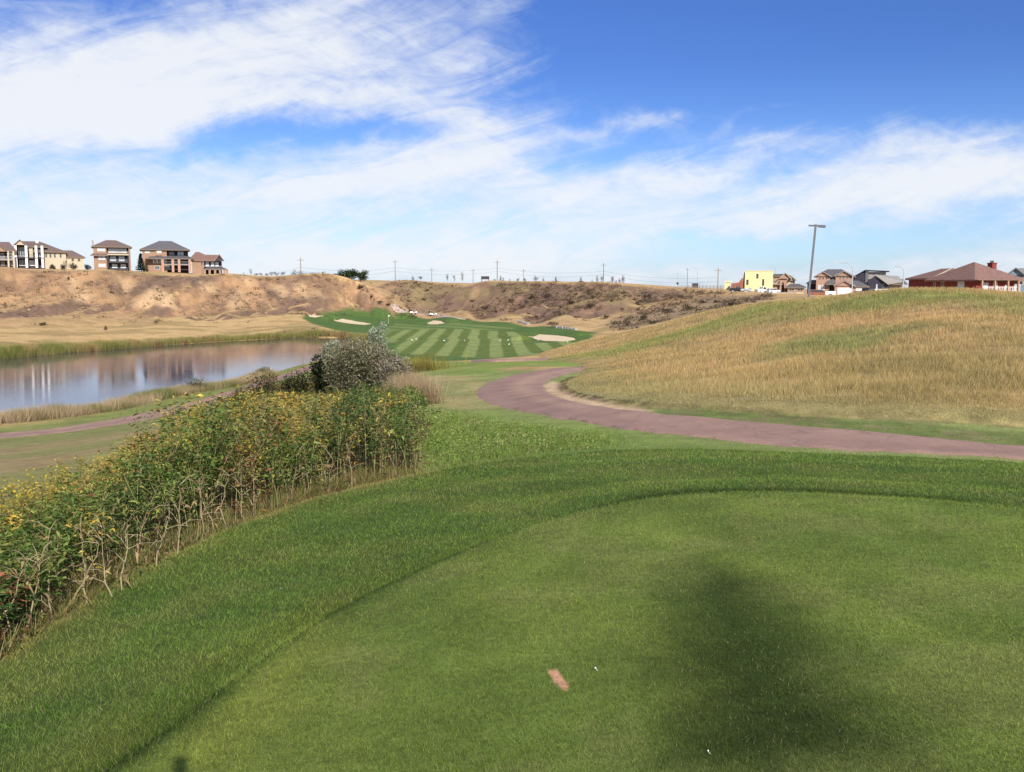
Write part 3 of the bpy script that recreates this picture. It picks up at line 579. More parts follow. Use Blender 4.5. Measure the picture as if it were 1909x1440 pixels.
under_lawn = sstep(-.1, .1, poly_sd(GX, GY, lawn_world())) * (1 - sstep(13, 18, GD)); GC *= (1 - (.5 - .28 * sstep(-.02, .05, sdT)) * under_lawn)[..., None]  # ground colour darker under the near lawn blades
nr, na = GX.shape
idx = np.arange(nr * na).reshape(nr, na)
quads = np.stack([idx[:-1, :-1], idx[:-1, 1:], idx[1:, 1:], idx[1:, :-1]], -1).reshape(-1, 4)[:, ::-1]
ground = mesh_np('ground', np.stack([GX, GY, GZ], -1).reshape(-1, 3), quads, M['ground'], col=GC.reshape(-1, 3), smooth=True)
tag(ground, kind='structure')

# water
wv = [(p[0], p[1], WATER) for p in shore]
cxw = np.mean([p[0] for p in wv]); cyw = np.mean([p[1] for p in wv])
me = bpy.data.meshes.new('pond_water'); wv2 = [(cxw + (x - cxw) * 1.03 , cyw + (y - cyw) * 1.06, WATER) for x, y, _ in wv]
me.from_pydata(wv2, [], [tuple(range(len(wv2)))]); me.materials.append(M['water']); wo = bpy.data.objects.new('pond_water', me); COL.objects.link(wo); tag(wo, kind='structure')

# ribbons laid on the ground
def ribbon(name, left, right, off, colf, cross=10, dens=6):
    def res(l):
        l = np.array([p[:2] for p in l]); t = np.linspace(0, len(l) - 1, (len(l) - 1) * dens + 1)
        # Catmull-Rom
        i = np.clip(t.astype(int), 0, len(l) - 2); f = (t - i)[:, None]
        p0 = l[np.clip(i - 1, 0, None)]; p1 = l[i]; p2 = l[i + 1]; p3 = l[np.clip(i + 2, None, len(l) - 1)]
        return .5 * (2 * p1 + (p2 - p0) * f + (2 * p0 - 5 * p1 + 4 * p2 - p3) * f ** 2 + (3 * p1 - p0 - 3 * p2 + p3) * f ** 3)
    a = res(left); b = res(right); k = np.linspace(0, 1, cross)[None, :, None]
    p = a[:, None] * (1 - k) + b[:, None] * k; x, y = p[..., 0], p[..., 1]
    o_ = off * np.ones(cross); o_[0] = o_[-1] = -off * .5
    j = (fbm(x * 3, y * 3, 44) - .5) * .3; kk = np.zeros(cross); kk[0] = 1; kk[-1] = 1
    x = x + j * kk; y = y + j * kk
    z = zgrid(x, y) + o_; V = np.stack([x, y, z], -1).reshape(-1, 3); n_, m_ = x.shape; id_ = np.arange(n_ * m_).reshape(n_, m_)
    q = np.stack([id_[:-1, :-1], id_[:-1, 1:], id_[1:, 1:], id_[1:, :-1]], -1).reshape(-1, 4)
    o = mesh_np(name, V, q, M['path'], col=colf(x, y, np.broadcast_to(k[..., 0], x.shape)).reshape(-1, 3), smooth=True); tag(o, kind='structure'); return o
def path_col(x, y, k):
    c = np.broadcast_to(C(.305, .19, .15), x.shape + (3,)).copy(); t = np.exp(-((k - .62) / .16) ** 2)[..., None] * .5 * sstep(18, 26, np.hypot(x, y))[..., None]
    c = c * (1 - t) + C(.42, .27, .18) * t; d = np.exp(-((k - .35) / .12) ** 2)[..., None] * .25; c = c * (1 - d) + C(.23, .13, .105) * d
    return c
ribbon('cart_path', near_w, far_w, .03, path_col, 14, 14)
def side_rib(name, pts, wid, off, colf=path_col, dens=8):
    p = np.array([q[:2] for q in pts]); t = np.gradient(p, axis=0); t /= np.linalg.norm(t, axis=1)[:, None]; nrm = np.stack([-t[:, 1], t[:, 0]], 1)
    return ribbon(name, p - nrm * wid / 2, p + nrm * wid / 2, off, colf, 8, dens)
side_rib('lower_path', [PZ(a, b, -7.6) for a, b in low_px], 4.4, .07)
side_rib('far_path', [hit(a, b) for a, b in ((733, 569), (740, 575), (755, 581), (785, 586), (820, 589), (850, 593), (872, 596))], 2.4, .14, lambda x, y, k: np.broadcast_to(C(.42, .32, .27), x.shape + (3,)))
side_rib('path_spur', [hit(a, b) for a, b in ((898, 673), (930, 673.5), (965, 673), (1000, 671.5))], 2.2, .12)

# bunkers
for i, (lab, pp) in enumerate(BUNK):
    w = np.array([hit(a, b)[:2] for a, b in pp]); c0 = w.mean(0); n_ = 48
    t = np.linspace(0, len(w), n_, endpoint=False); i0 = t.astype(int); f = (t - i0)[:, None]; f = f * f * (3 - 2 * f); ring = w[i0] * (1 - f) + w[(i0 + 1) % len(w)] * f
    V = [(c0[0], c0[1], zat(*c0) + .08)]; Fc = []
    for k, s_ in enumerate((.2, .4, .6, .8, .93, 1.0)):
        for p in ring:
            q = c0 + (p - c0) * s_; V.append((q[0], q[1], zat(*q) + (.10 if s_ < 1 else .02)))
    for j in range(n_): Fc.append((0, 1 + j, 1 + (j + 1) % n_))
    for k in range(5):
        for j in range(n_):
            a_ = 1 + k * n_ + j; b_ = 1 + k * n_ + (j + 1) % n_; Fc += [(a_, b_ + n_, b_), (a_, a_ + n_, b_ + n_)]
    o = mesh_np('sand_bunker', V, Fc, M['sand'], smooth=True); tag(o, lab, 'bunker')

# ================================================================== plants
def blades(name, x, y, h, w, lean, col, parent=None, mat='blade', tipcol=None, z=None):
    n_ = len(x); z = zgrid(x, y) - .004 if z is None else z
    a = rng.random(n_) * 2 * np.pi; ca, sa = np.cos(a), np.sin(a); la = rng.random(n_) * 2 * np.pi; ll = h * lean * rng.random(n_)
    V = np.empty((n_, 3, 3)); V[:, 0] = np.stack([x - ca * w / 2, y - sa * w / 2, z], 1); V[:, 1] = np.stack([x + ca * w / 2, y + sa * w / 2, z], 1)
    V[:, 2] = np.stack([x + np.cos(la) * ll, y + np.sin(la) * ll, z + h], 1)
    cc = np.repeat(col[:, None], 3, 1)
    if tipcol is not None: cc[:, 2] = tipcol
    return mesh_np(name, V.reshape(-1, 3), np.arange(n_ * 3).reshape(-1, 3), M[mat], parent, cc.reshape(-1, 3))
def fan_pts(n_, D0, D1, a0, a1, p=0.0):
    """random ground points; p=0 gives the same number per octave of distance"""
    u = rng.random(n_); D = D0 * (D1 / D0) ** u
    a = np.radians(a0 + (a1 - a0) * rng.random(n_)); return D * np.sin(a), D * np.cos(a), D
def vary(c, amt, hue=.06):
    n_ = len(c); return np.clip(c * (1 + amt * (rng.random((n_, 1)) * 2 - 1)) * (1 + hue * (rng.random((n_, 3)) * 2 - 1)), 0, 1)
mown_w = lawn_world()
# mown lawn
x, y, D = fan_pts(620000, 2.4, 19, -34, 34)
k = poly_sd(x, y, mown_w) > -.05; x, y, D = x[k], y[k], D[k]
dv_w = [PZ(a_, b_, 0) for a_, b_ in ((1022, 1247), (1036, 1246), (1050, 1262), (1062, 1284), (1052, 1289), (1038, 1277), (1026, 1262))]
k = poly_sd(x, y, dv_w) < rng.random(len(x)) * .01 - .004; x, y, D = x[k], y[k], D[k]
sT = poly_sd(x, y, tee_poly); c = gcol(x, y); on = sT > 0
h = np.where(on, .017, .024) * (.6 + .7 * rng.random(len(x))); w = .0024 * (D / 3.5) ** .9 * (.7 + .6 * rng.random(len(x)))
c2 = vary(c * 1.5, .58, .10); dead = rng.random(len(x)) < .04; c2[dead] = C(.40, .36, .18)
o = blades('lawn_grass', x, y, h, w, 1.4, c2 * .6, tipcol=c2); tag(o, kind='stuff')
# rough grass between lawn, path and weeds
x, y, D = fan_pts(190000, 8, 75, -20, 36)
k = (poly_sd(x, y, mown_w) < 0.1) & (poly_sd(x, y, mound_poly) < 0); x, y, D = x[k], y[k], D[k]
path_w = near_w + far_w[::-1]
k = (poly_sd(x, y, path_w) < .14 * rng.random(len(x)) - .05); x, y, D = x[k], y[k], D[k]
tall = region([(775, 770), (850, 772), (905, 785), (1000, 800), (1120, 808), (1140, 835), (1000, 850), (880, 862), (800, 882), (775, 880)], .5, 21, x, y, .5)
k = rng.random(len(x)) < .35 + .65 * tall; x, y, D, tall = x[k], y[k], D[k], tall[k]
c = gcol(x, y); h = (.035 + .02 * rng.random(len(x))) + tall * (.02 + .12 * rng.random(len(x)) * (.3 + 1.2 * fbm(x, y, 301, 2)))
c2 = vary(c * 1.5, .35, .1); o = blades('rough_grass', x, y, h, .004 * (D / 9) ** .9 * (1 + tall * .6), 1.0, c2 * .6, tipcol=c2 * 1.1); tag(o, kind='stuff')
# mound grass: straw and green
x, y, D = fan_pts(560000, 15, 142, -2, 36)
k = (poly_sd(x, y, mound_poly) > .05); x, y, D = x[k], y[k], D[k]
dens = .45 + .55 * sstep(.3, .55, fbm(x / 1.2, y / 1.2, 311, 3)); k = rng.random(len(x)) < dens; x, y, D = x[k], y[k], D[k]
foot = sstep(.3, 3.5, poly_sd(x, y, mound_poly))
c = gcol(x, y); h = (.05 + foot * (.06 + .13 * rng.random(len(x)) * (.5 + fbm(x / 2, y / 2, 313, 3)))); straw = rng.random(len(x)) < .35
c2 = c * 1.5; c2[straw] = c2[straw] * .5 + C(.56, .45, .22) * .5; c2 = vary(c2, .55, .10)
o = blades('mound_grass', x, y, h, .006 * (D / 18) ** .95, .9, c2 * .6, tipcol=c2 * 1.15); tag(o, kind='stuff')

def leaf_quads(P0, L, Wd, dirs, droop=.3):
    """rhombic leaves: base, side, tip, side"""
    n_ = len(P0); up = np.array([0, 0, 1.0]); side = np.cross(dirs, up) + rng.normal(0, .35, (n_, 3)); side /= np.linalg.norm(side, axis=1)[:, None] + 1e-9
    mid = P0 + dirs * (L * .45)[:, None]; tip = P0 + dirs * L[:, None] - up * (L * droop)[:, None]
    V = np.stack([P0, mid + side * (Wd / 2)[:, None], tip, mid - side * (Wd / 2)[:, None]], 1)
    return V
def rdirs(n_, up=.2):
    v = rng.normal(0, 1, (n_, 3)); v[:, 2] = np.abs(v[:, 2]) * .6 + up - .3; return v / np.linalg.norm(v, axis=1)[:, None]
def thin(p0, p1, r0, r1):
    """three sided tapering stems, one quad strip each"""
    n_ = len(p0); d = p1 - p0; d /= np.linalg.norm(d, axis=1)[:, None] + 1e-9; u = np.cross(d, np.array([.3, .9, .1])); u /= np.linalg.norm(u, axis=1)[:, None]; w_ = np.cross(d, u)
    V = np.empty((n_, 6, 3))
    for i in range(3):
        t = 2 * np.pi * i / 3; e = u * math.cos(t) + w_ * math.sin(t); V[:, i] = p0 + e * r0[:, None]; V[:, 3 + i] = p1 + e * r1[:, None]
    q = np.array([[0, 1, 4, 3], [1, 2, 5, 4], [2, 0, 3, 5]]); Fq = (q[None] + (np.arange(n_) * 6)[:, None, None]).reshape(-1, 4); return V.reshape(-1, 3), Fq
def weed_arrays(h, nb, nl, L, kind):
    """returns stems (p0,p1,r0,r1), leaf base points + dirs, tops"""
    segs = []; leaves = []; tops = []
    bend = rng.normal(0, .10, 2)
    def at(t): return np.array([bend[0] * t * t * h * 2, bend[1] * t * t * h * 2, t * h])
    ts = np.linspace(0, 1, 6)
    for a, b in zip(ts[:-1], ts[1:]): segs.append((at(a), at(b), .0065 * (1.1 - a), .0065 * (1.1 - b)))
    tops.append(at(1))
    for i in range(nb):
        t = .3 + .6 * rng.random(); p = at(t); an = rng.random() * 6.28; l = h * (.18 + .22 * rng.random()) * (1.25 - t); e = p + np.array([math.cos(an) * l * .55, math.sin(an) * l * .55, l])
        segs.append((p, e, .0035, .002)); tops.append(e)
        for j in range(max(2, nl // (nb + 1) // 2)): leaves.append(p + (e - p) * rng.random())
    while len(leaves) < nl: leaves.append(at(rng.random() ** .8 * .95 + .04))
    return segs, np.array(leaves[:nl]), np.array(tops)
leafy = [weed_arrays(1.0, 5, 110, .1, 0) for _ in range(8)]
# region of the weeds, in the world
def poly_pts(poly, n_, pw=1.0):
    p = np.array([q[:2] for q in poly]); lo, hi = p.min(0), p.max(0); X = []
    while sum(len(v) for v in X) < n_:
        c_ = lo + (hi - lo) * rng.random((20000, 2)); D_ = np.hypot(c_[:, 0], c_[:, 1]); k_ = (poly_sd(c_[:, 0], c_[:, 1], poly) > 0) & (rng.random(len(c_)) < np.minimum(1, (6 / D_) ** pw)); X.append(c_[k_])
    return np.concatenate(X)[:n_]
pos = poly_pts(Wpoly, 2300, 1.0)
SV, SF, SCc, LV, LC = [], [], [], [], []
nS = 0
G1, G2, G3 = C(.12, .19, .045), C(.075, .125, .038), C(.24, .27, .08); YB = C(.50, .37, .08); RB = C(.24, .10, .055); OL = C(.30, .27, .09)
for (px_, py_) in pos:
    D_ = math.hypot(px_, py_); segs, lp, tops = leafy[random.randrange(8)]
    col_px = 954.5 + F * px_ / py_; z0 = zat(px_, py_); e_in = min(1, max(0.0, float(poly_sd(np.array([px_]), np.array([py_]), Wn + [(-9, 40, 0)])[0]) / .5))
    h_ = (.62 + .46 * random.random()) * (.72 + .28 * e_in) * (1.0 + .12 * max(0, min(1, (col_px - 560) / 120))) * (1 + .30 * max(0, 1 - abs(col_px - 400) / 220)) * (.60 + .40 * min(1, max(0, col_px / 260))) * (1.0 if D_ < 22 else .85); an = random.random() * 6.28
    wd = h_ * (.8 + .5 * random.random()); R = np.array([[math.cos(an) * wd, -math.sin(an) * wd, 0], [math.sin(an) * wd, math.cos(an) * wd, 0], [0, 0, h_]])
    o3 = np.array([px_, py_, z0])
    p0 = np.array([s_[0] for s_ in segs]) @ R.T + o3; p1 = np.array([s_[1] for s_ in segs]) @ R.T + o3; k_ = max(.8, D_ / 17)
    v_, f_ = thin(p0, p1, np.array([s_[2] for s_ in segs]) * k_, np.array([s_[3] for s_ in segs]) * k_); SV.append(v_); SF.append(f_ + nS); nS += len(v_)
    sc_ = C(.36, .37, .15) if random.random() < .6 else C(.38, .28, .17); SCc.append(np.tile(sc_ * (.7 + .6 * random.random()), (len(v_), 1)))
    m_ = 110; lpw = lp[:m_] @ R.T + o3; r_ = lp[:m_, 2]
    lpw[:, :2] += rng.normal(0, .07, (m_, 2)); L_ = (.04 + .06 * rng.random(m_)) * (1 + .2 * (D_ > 15)); d_ = rdirs(m_, .35)
    keep = rng.random(m_) < (.6 + .6 * r_) if e_in < .9 else np.ones(m_, bool)
    LVq = leaf_quads(lpw, L_, L_ * (.18 + .2 * rng.random(m_)), d_); LV.append(LVq[keep])
    pn = float(fbm(np.array([px_ / 2.2]), np.array([py_ / 2.2]), 321, 3)[0]); base = G1 if pn > .42 else G2
    if random.random() < .3: base = G3
    yel = max(0, min(1, (650 - col_px) / 110)) * max(0, min(1, (D_ - 9) / 3)); 
    if random.random() < yel * .8 or random.random() < .10: base = YB if random.random() < .68 else OL
    if random.random() < .04: base = RB
    cl = np.tile(base, (m_, 1)) * (.7 + .6 * rng.random((m_, 1))); low_ = (r_ < .3) & (rng.random(m_) < .5); cl[low_] = C(.22, .13, .07) * (.6 + .6 * rng.random())
    LC.append(np.repeat(vary(cl, .2, .12)[keep][:, None], 4, 1).reshape(-1, 3))
und = mesh_np('weed_thicket_stems', np.concatenate(SV), np.concatenate(SF), M['stalk'], None, np.concatenate(SCc)); tag(und, kind='stuff')
LVa = np.concatenate(LV).reshape(-1, 3); wl_ = mesh_np('weed_thicket_leaves', LVa, np.arange(len(LVa)).reshape(-1, 4), M['leaf'], None, np.concatenate(LC)); tag(wl_, kind='stuff')

# dry litter and low growth at the feet of the thicket
def front_band(n_, w0, w1):
    p = np.array([w[:2] for w in Wn]); seg = np.linalg.norm(np.diff(p, axis=0), axis=1); cs = np.concatenate([[0], np.cumsum(seg)]); t = rng.random(n_) ** 1.15 * cs[-1]; i = np.clip(np.searchsorted(cs, t) - 1, 0, len(p) - 2); f = ((t - cs[i]) / seg[i])[:, None]
    b_ = p[i] * (1 - f) + p[i + 1] * f; tn = (p[i + 1] - p[i]) / seg[i][:, None]; o_ = w0 + (w1 - w0) * rng.random(n_)
    return b_ + np.stack([-tn[:, 1], tn[:, 0]], 1) * o_[:, None]
q = front_band(20000, -.08, .8); cl = fbm(q[:, 0] * 1.6, q[:, 1] * 1.6, 351, 3); kk_ = rng.random(len(q)) < cl * 1.5; q = q[kk_]; cl = cl[kk_]
pal_ = np.array([C(.36, .26, .13), C(.26, .17, .09), C(.26, .27, .08), C(.15, .21, .05), C(.44, .36, .19), C(.20, .08, .05)]); c2 = vary(pal_[rng.choice(6, len(q), p=[.22, .12, .28, .22, .14, .02])], .4, .1)
o = blades('thicket_litter_grass', q[:, 0], q[:, 1], .04 + .19 * rng.random(len(q)) ** 1.6 * (.5 + cl), .006 * (.6 + rng.random(len(q))), 1.3, c2 * .7, tipcol=c2); tag(o, kind='stuff')

bw = poly_pts([hit(a_, b_) for a_, b_ in ((776, 776), (840, 778), (905, 790), (1010, 806), (1130, 822), (1100, 838), (1000, 846), (890, 858), (790, 878))], 420, .5)
LV, LC = [], []
for (px_, py_) in bw:
    cpx = 954.5 + F * px_ / py_; h_ = (.12 + .20 * random.random()) * (1 - .6 * max(0, min(1, (cpx - 790) / 340))); m_ = 46; z0 = zat(px_, py_); b_ = np.array([px_, py_, z0]) + rng.normal(0, .5, (m_, 3)) * np.array([.22, .22, 0]); b_[:, 2] += h_ * rng.random(m_); L_ = .03 + .045 * rng.random(m_)
    LV.append(leaf_quads(b_, L_, L_ * (.18 + .15 * rng.random(m_)), rdirs(m_, .5))); base = random.choice([C(.17, .26, .06), C(.21, .30, .07), C(.26, .33, .09), C(.34, .34, .14)])
    LC.append(np.repeat(vary(np.tile(base, (m_, 1)), .4, .1)[:, None], 4, 1).reshape(-1, 3))
LVa = np.concatenate(LV).reshape(-1, 3); o = mesh_np('bank_weeds_cover', LVa, np.arange(len(LVa)).reshape(-1, 4), M['leaf'], None, np.concatenate(LC)); tag(o, kind='stuff')

# tall yellow flowering weeds, each its own plant
def make_flower(nf, h):
    segs, lp, tops = weed_arrays(h, 9, 60, .1, 1)
    root = empty('yellow_flowering_weed', (0, 0, 0), 0, 'tall thin weed topped with small yellow flower heads, standing in the thicket edge', 'wildflower', 'yellow flowering weeds along the left edge of the thicket')
    extra = []
    tt = []
    for t in tops:
        for _ in range(nf):
            e = t + np.array([random.gauss(0, .045), random.gauss(0, .045), .02 + random.random() * .10]); extra.append((t, e, .0018, .0012)); tt.append(e)
    segs = segs + extra
    a = lambda i: np.array([s_[i] for s_ in segs]); v_, f_ = thin(a(0), a(1), a(2) * 1.1, a(3) * 1.2)
    mesh_np('stem', v_, f_, M['stalk'], root, np.tile(C(.24, .26, .08), (len(v_), 1)))
    m_ = len(lp); L_ = .035 + .04 * rng.random(m_); q = leaf_quads(lp + rng.normal(0, .02, (m_, 3)), L_, L_ * .3, rdirs(m_, .3)); cc = vary(np.tile(C(.13, .16, .04), (m_, 1)), .4, .15); dry = rng.random(m_) < .4; cc[dry] = C(.34, .24, .08)
    mesh_np('leaves', q.reshape(-1, 3), np.arange(m_ * 4).reshape(-1, 4), M['leaf'], root, np.repeat(cc[:, None], 4, 1).reshape(-1, 3))
    V, Fc, cc = [], [], []
    for e in tt:
        nrm = np.array([random.gauss(0, .5), random.gauss(-.3, .5), 1.0]); nrm /= np.linalg.norm(nrm); u = np.cross(nrm, [1, 0.2, 0]); u /= np.linalg.norm(u); w_ = np.cross(nrm, u); r_ = .013 + .010 * random.random(); yc = C(.80, .62, .06) * (.75 + .35 * random.random())
        if random.random() < .3: yc = C(.55, .36, .10)
        for k_ in range(6):
            t0 = k_ * math.pi / 3; d0 = u * math.cos(t0) + w_ * math.sin(t0); d1 = u * math.cos(t0 + .5) + w_ * math.sin(t0 + .5); d2 = u * math.cos(t0 + 1.0) + w_ * math.sin(t0 + 1.0); b = len(V)
            V += [e, e + d0 * r_ * .8, e + d1 * r_ * 1.25 + nrm * r_ * .2, e + d2 * r_ * .8]; Fc.append((b, b + 1, b + 2, b + 3)); cc += [yc * .8, yc, yc, yc]
    mesh_np('blossoms', V, Fc, M['leaf'], root, np.array(cc)); return root
protos = [make_flower(3, 1.0), make_flower(4, 1.0), make_flower(3, 1.0)]
def flower_spots():
    out = []
    # (column, row of plant foot on the flank, height z guess)
    for _ in range(56):
        t = random.random(); out.append(PZ(-10 + 330 * t, 1035 - 165 * t + random.uniform(-15, 35), -1.0 - 1.1 * t))
    for _ in range(70):
        t = random.random(); out.append(PZ(330 + 250 * t, 858 - 108 * t + random.uniform(-12, 30), -2.2 - .9 * t))
    return out
for i, (fx, fy, _) in enumerate(flower_spots()):
    o = protos[i] if i < 3 else copy_tree(protos[i % 3]); s_ = random.uniform(.8, 1.12) * (.66 if i < 56 else 1.12)
    o.location = (fx, fy, zat(fx, fy) - .02); o.rotation_euler = (0, 0, random.random() * 6.28); o.scale = (s_, s_, s_)

# pale dead stalks in the front of the thicket
def make_stalk(i):
    root = empty('dead_weed_stalk', (0, 0, 0))
    m_ = MB(); h_ = .40 + .25 * random.random(); pts = [(0, 0, -.03)]
    for k_ in range(1, 6): pts.append((pts[-1][0] + random.gauss(0, .02) + .02, pts[-1][1] + random.gauss(0, .02), h_ * k_ / 5))
    m_.path(pts, [.0055, .005, .0042, .0035, .0025, .0015], 6)
    b = m_
    for k_ in range(7):
        p = Vector(pts[random.randint(1, 5)]); an = random.random() * 6.28; l = .1 + .16 * random.random(); e = p + Vector((math.cos(an) * l * .8, math.sin(an) * l * .8, l * random.uniform(-.1, .9))); mid = (p + e) / 2 + Vector((0, 0, .02)); b.path([p, mid, e], [.0028, .0022, .001], 5)
    b.build('stem', M['deadstem'], root)
    q = leaf_quads(np.array([pts[random.randint(1, 5)] for _ in range(16)]) + rng.normal(0, .05, (16, 3)), .05 + .05 * rng.random(16), np.full(16, .02), rdirs(16, .0), .6)
    mesh_np('withered_leaves', q.reshape(-1, 3), np.arange(64).reshape(-1, 4), M['leaf'], root, np.repeat(vary(np.tile(C(.36, .26, .13), (16, 1)), .4), 4, 0)); return root
M['deadstem'] = mat_basic('dead_stem', (0.30, 0.245, 0.15), .8, .1, var=.25, scale=12)
STALKS = [(212, 1118, 'first pair of pale bare dead stalks left of the dry twigs at the lawn edge'), (228, 1108, None), (100, 1160, None), (40, 1195, None), (165, 1130, None), (290, 1062, None), (330, 1040, None), (375, 1015, None), (425, 992, None), (480, 965, None), (545, 942, None), (568, 935, None), (573, 920, None), (610, 928, None), (655, 915, None), (740, 890, None), (20, 1210, None), (130, 1140, None), (450, 975, None), (400, 1000, None)]
sp_ = [make_stalk(i) for i in range(4)]
for i, (a_, b_, _) in enumerate(STALKS):
    o = sp_[i] if i < 4 else copy_tree(sp_[i % 4]); p = hit(a_, b_ - 6); o.location = p; o.rotation_euler = (random.gauss(0, .12), random.gauss(0, .12), random.random() * 6.28)
    tag(o, 'pale leafless dead stalk rising at the foot of the weed thicket beside the lawn', 'dead stalk', 'dead stalks along the lawn edge of the weed thicket')

# ---- shrubs and trees
def shrub(name, label, cat, loc, rx, ry, h, n_, L, cols, group=None, stemcol='bark', lobes=7, dens_in=.55, narrow=.3, up=.25, sparse=0.0, parts=('branches', 'foliage')):
    rx *= 1.22; ry *= 1.22; root = empty(name, (loc[0], loc[1], loc[2] - .05), 0, label, cat, group)
    cen = []
    for k_ in range(lobes):
        an = 6.28 * k_ / lobes + random.random(); r_ = random.uniform(.15, .62); cen.append((math.cos(an) * rx * r_, math.sin(an) * ry * r_, h * random.uniform(.16, .74), random.uniform(.28, .46)))
    b = MB()
    for (x_, y_, z_, r_) in cen:
        st = (random.uniform(-.1, .1) * rx, random.uniform(-.1, .1) * ry, 0); b.path([st, (x_ * .5, y_ * .5, z_ * .45), (x_, y_, z_), (x_ * 1.3, y_ * 1.3, min(h, z_ * 1.25))], [.022 * h, .016 * h, .010 * h, .003 * h], 5)
    b.build(parts[0], M[stemcol], root)
    ci = rng.integers(0, lobes, n_); c_ = np.array(cen)[ci]; d_ = rng.normal(0, 1, (n_, 3)); d_ /= np.linalg.norm(d_, axis=1)[:, None]; rr = rng.random(n_) ** dens_in
    P_ = c_[:, :3] + d_ * rr[:, None] * np.stack([c_[:, 3] * rx, c_[:, 3] * ry, c_[:, 3] * h * .85], 1); P_[:, 2] = np.maximum(P_[:, 2], .02 * h)
    if sparse: 
        k_ = fbm(P_[:, 0] * 4 / rx + 9, P_[:, 2] * 4 / h + P_[:, 1] * 3 / ry, 77, 2) > sparse; P_ = P_[k_]; ci = ci[k_]; d_ = d_[k_]
    m_ = len(P_); Ls = L * (.6 + .8 * rng.random(m_)); dd = d_ * .7 + rdirs(m_, up); dd /= np.linalg.norm(dd, axis=1)[:, None]
    q = leaf_quads(P_, Ls, Ls * (narrow + .2 * rng.random(m_)), dd, .15)
    cc = np.array(cols)[rng.integers(0, len(cols), m_)] * (.8 + .35 * rng.random(lobes))[ci][:, None]
    mesh_np(parts[1], q.reshape(-1, 3), np.arange(m_ * 4).reshape(-1, 4), M['leaf'], root, np.repeat(vary(cc, .3, .08)[:, None], 4, 1).reshape(-1, 3)); return root
SIL = [C(.31, .29, .18), C(.25, .24, .14), C(.39, .36, .23), C(.18, .18, .10)]; DKG = [C(.035, .055, .02), C(.05, .07, .03), C(.025, .035, .02)]
def at(px, py, D): p = P(px, py, D); return (p[0], p[1], zat(p[0], p[1]))
def sz(D, npx): return D * npx / F
for (px, D, w_, top, lab, cols, L, n_, sp) in (
    (676, 34, 120, 646, 'big grey sagebrush mass just beyond the flowering weeds', SIL, .10, 26000, .38),
    (728, 33, 84, 664, 'straw grey sagebrush at the right end of the grey bushes, beside dry grass', [C(.38, .34, .27), C(.33, .28, .2), C(.32, .30, .2)], .10, 16000, .38),
    (640, 38, 90, 646, 'olive grey sagebrush at the back left of the grey bush mass', SIL[1:], .10, 13000, .32),
    (600, 36, 60, 668, 'dark green almost black shrub at the left end of the grey bushes', DKG, .14, 5000, .40),
    (548, 31, 70, 698, 'dark olive shrub with brown tips left of the grey bushes', DKG + [C(.13, .10, .05), C(.10, .09, .03)], .12, 4000, .42),
    (450, 30, 70, 722, 'low tangled brown brush between the dark thorny shrub and the lower path', [C(.16, .11, .06), C(.12, .11, .05), C(.20, .16, .07)], .10, 3500, .40),
    (525, 33, 80, 700, 'rusty olive brush filling the gap left of the grey bushes', [C(.17, .13, .06), C(.13, .13, .05), C(.24, .17, .07)], .10, 4500, .40),
    (480, 27, 100, 708, 'low dark brown thorny shrub above the golden flowering weeds', [C(.09, .065, .045), C(.12, .085, .05), C(.05, .06, .025), C(.15, .11, .05)], .10, 5500, .42),
    (415, 24, 66, 752, 'low grey green shrub at the far left end of the brush beside the lower path', [C(.075, .095, .04), C(.055, .07, .03), C(.11, .11, .055)], .09, 3500, .42)):
    random.seed(int(px)); rng = np.random.default_rng(int(px)); p = at(px, 740, D); ztop = P(px, top, D)[2]; h_ = max(.6, ztop - p[2]); r_ = sz(D, w_ / 2) / .95
    shrub('sagebrush' if cols[0] is SIL[0] or cols[0] is SIL[1] or 'sagebrush' in lab else 'shrub', lab, 'bush', p, r_, r_ * .8, h_ * 1.12, n_, L, cols, lobes=15 if 'sagebrush' in lab else 10, sparse=sp)
for (px, py, wpx, hpx, lab) in ((701, 634, 36, 32, 'round silver green willow bush alone on the edge of the striped fairway'), (620, 660, 34, 26, 'small round silver green bush beside the dark pond end')):
    p = hit(px, py); D = math.hypot(p[0], p[1]); D = min(D, 118); p = at(px, py, D)
    h_ = max(P(px, py - hpx, D)[2] - p[2], sz(D, hpx))
    shrub('silver_bush', lab, 'bush', p, sz(D, wpx / 2) / .9, sz(D, wpx / 2) / .9, h_, 3500, .32, [C(.38, .42, .31), C(.28, .33, .22), C(.48, .50, .38)], lobes=10)
    print('silver', px, D, h_)
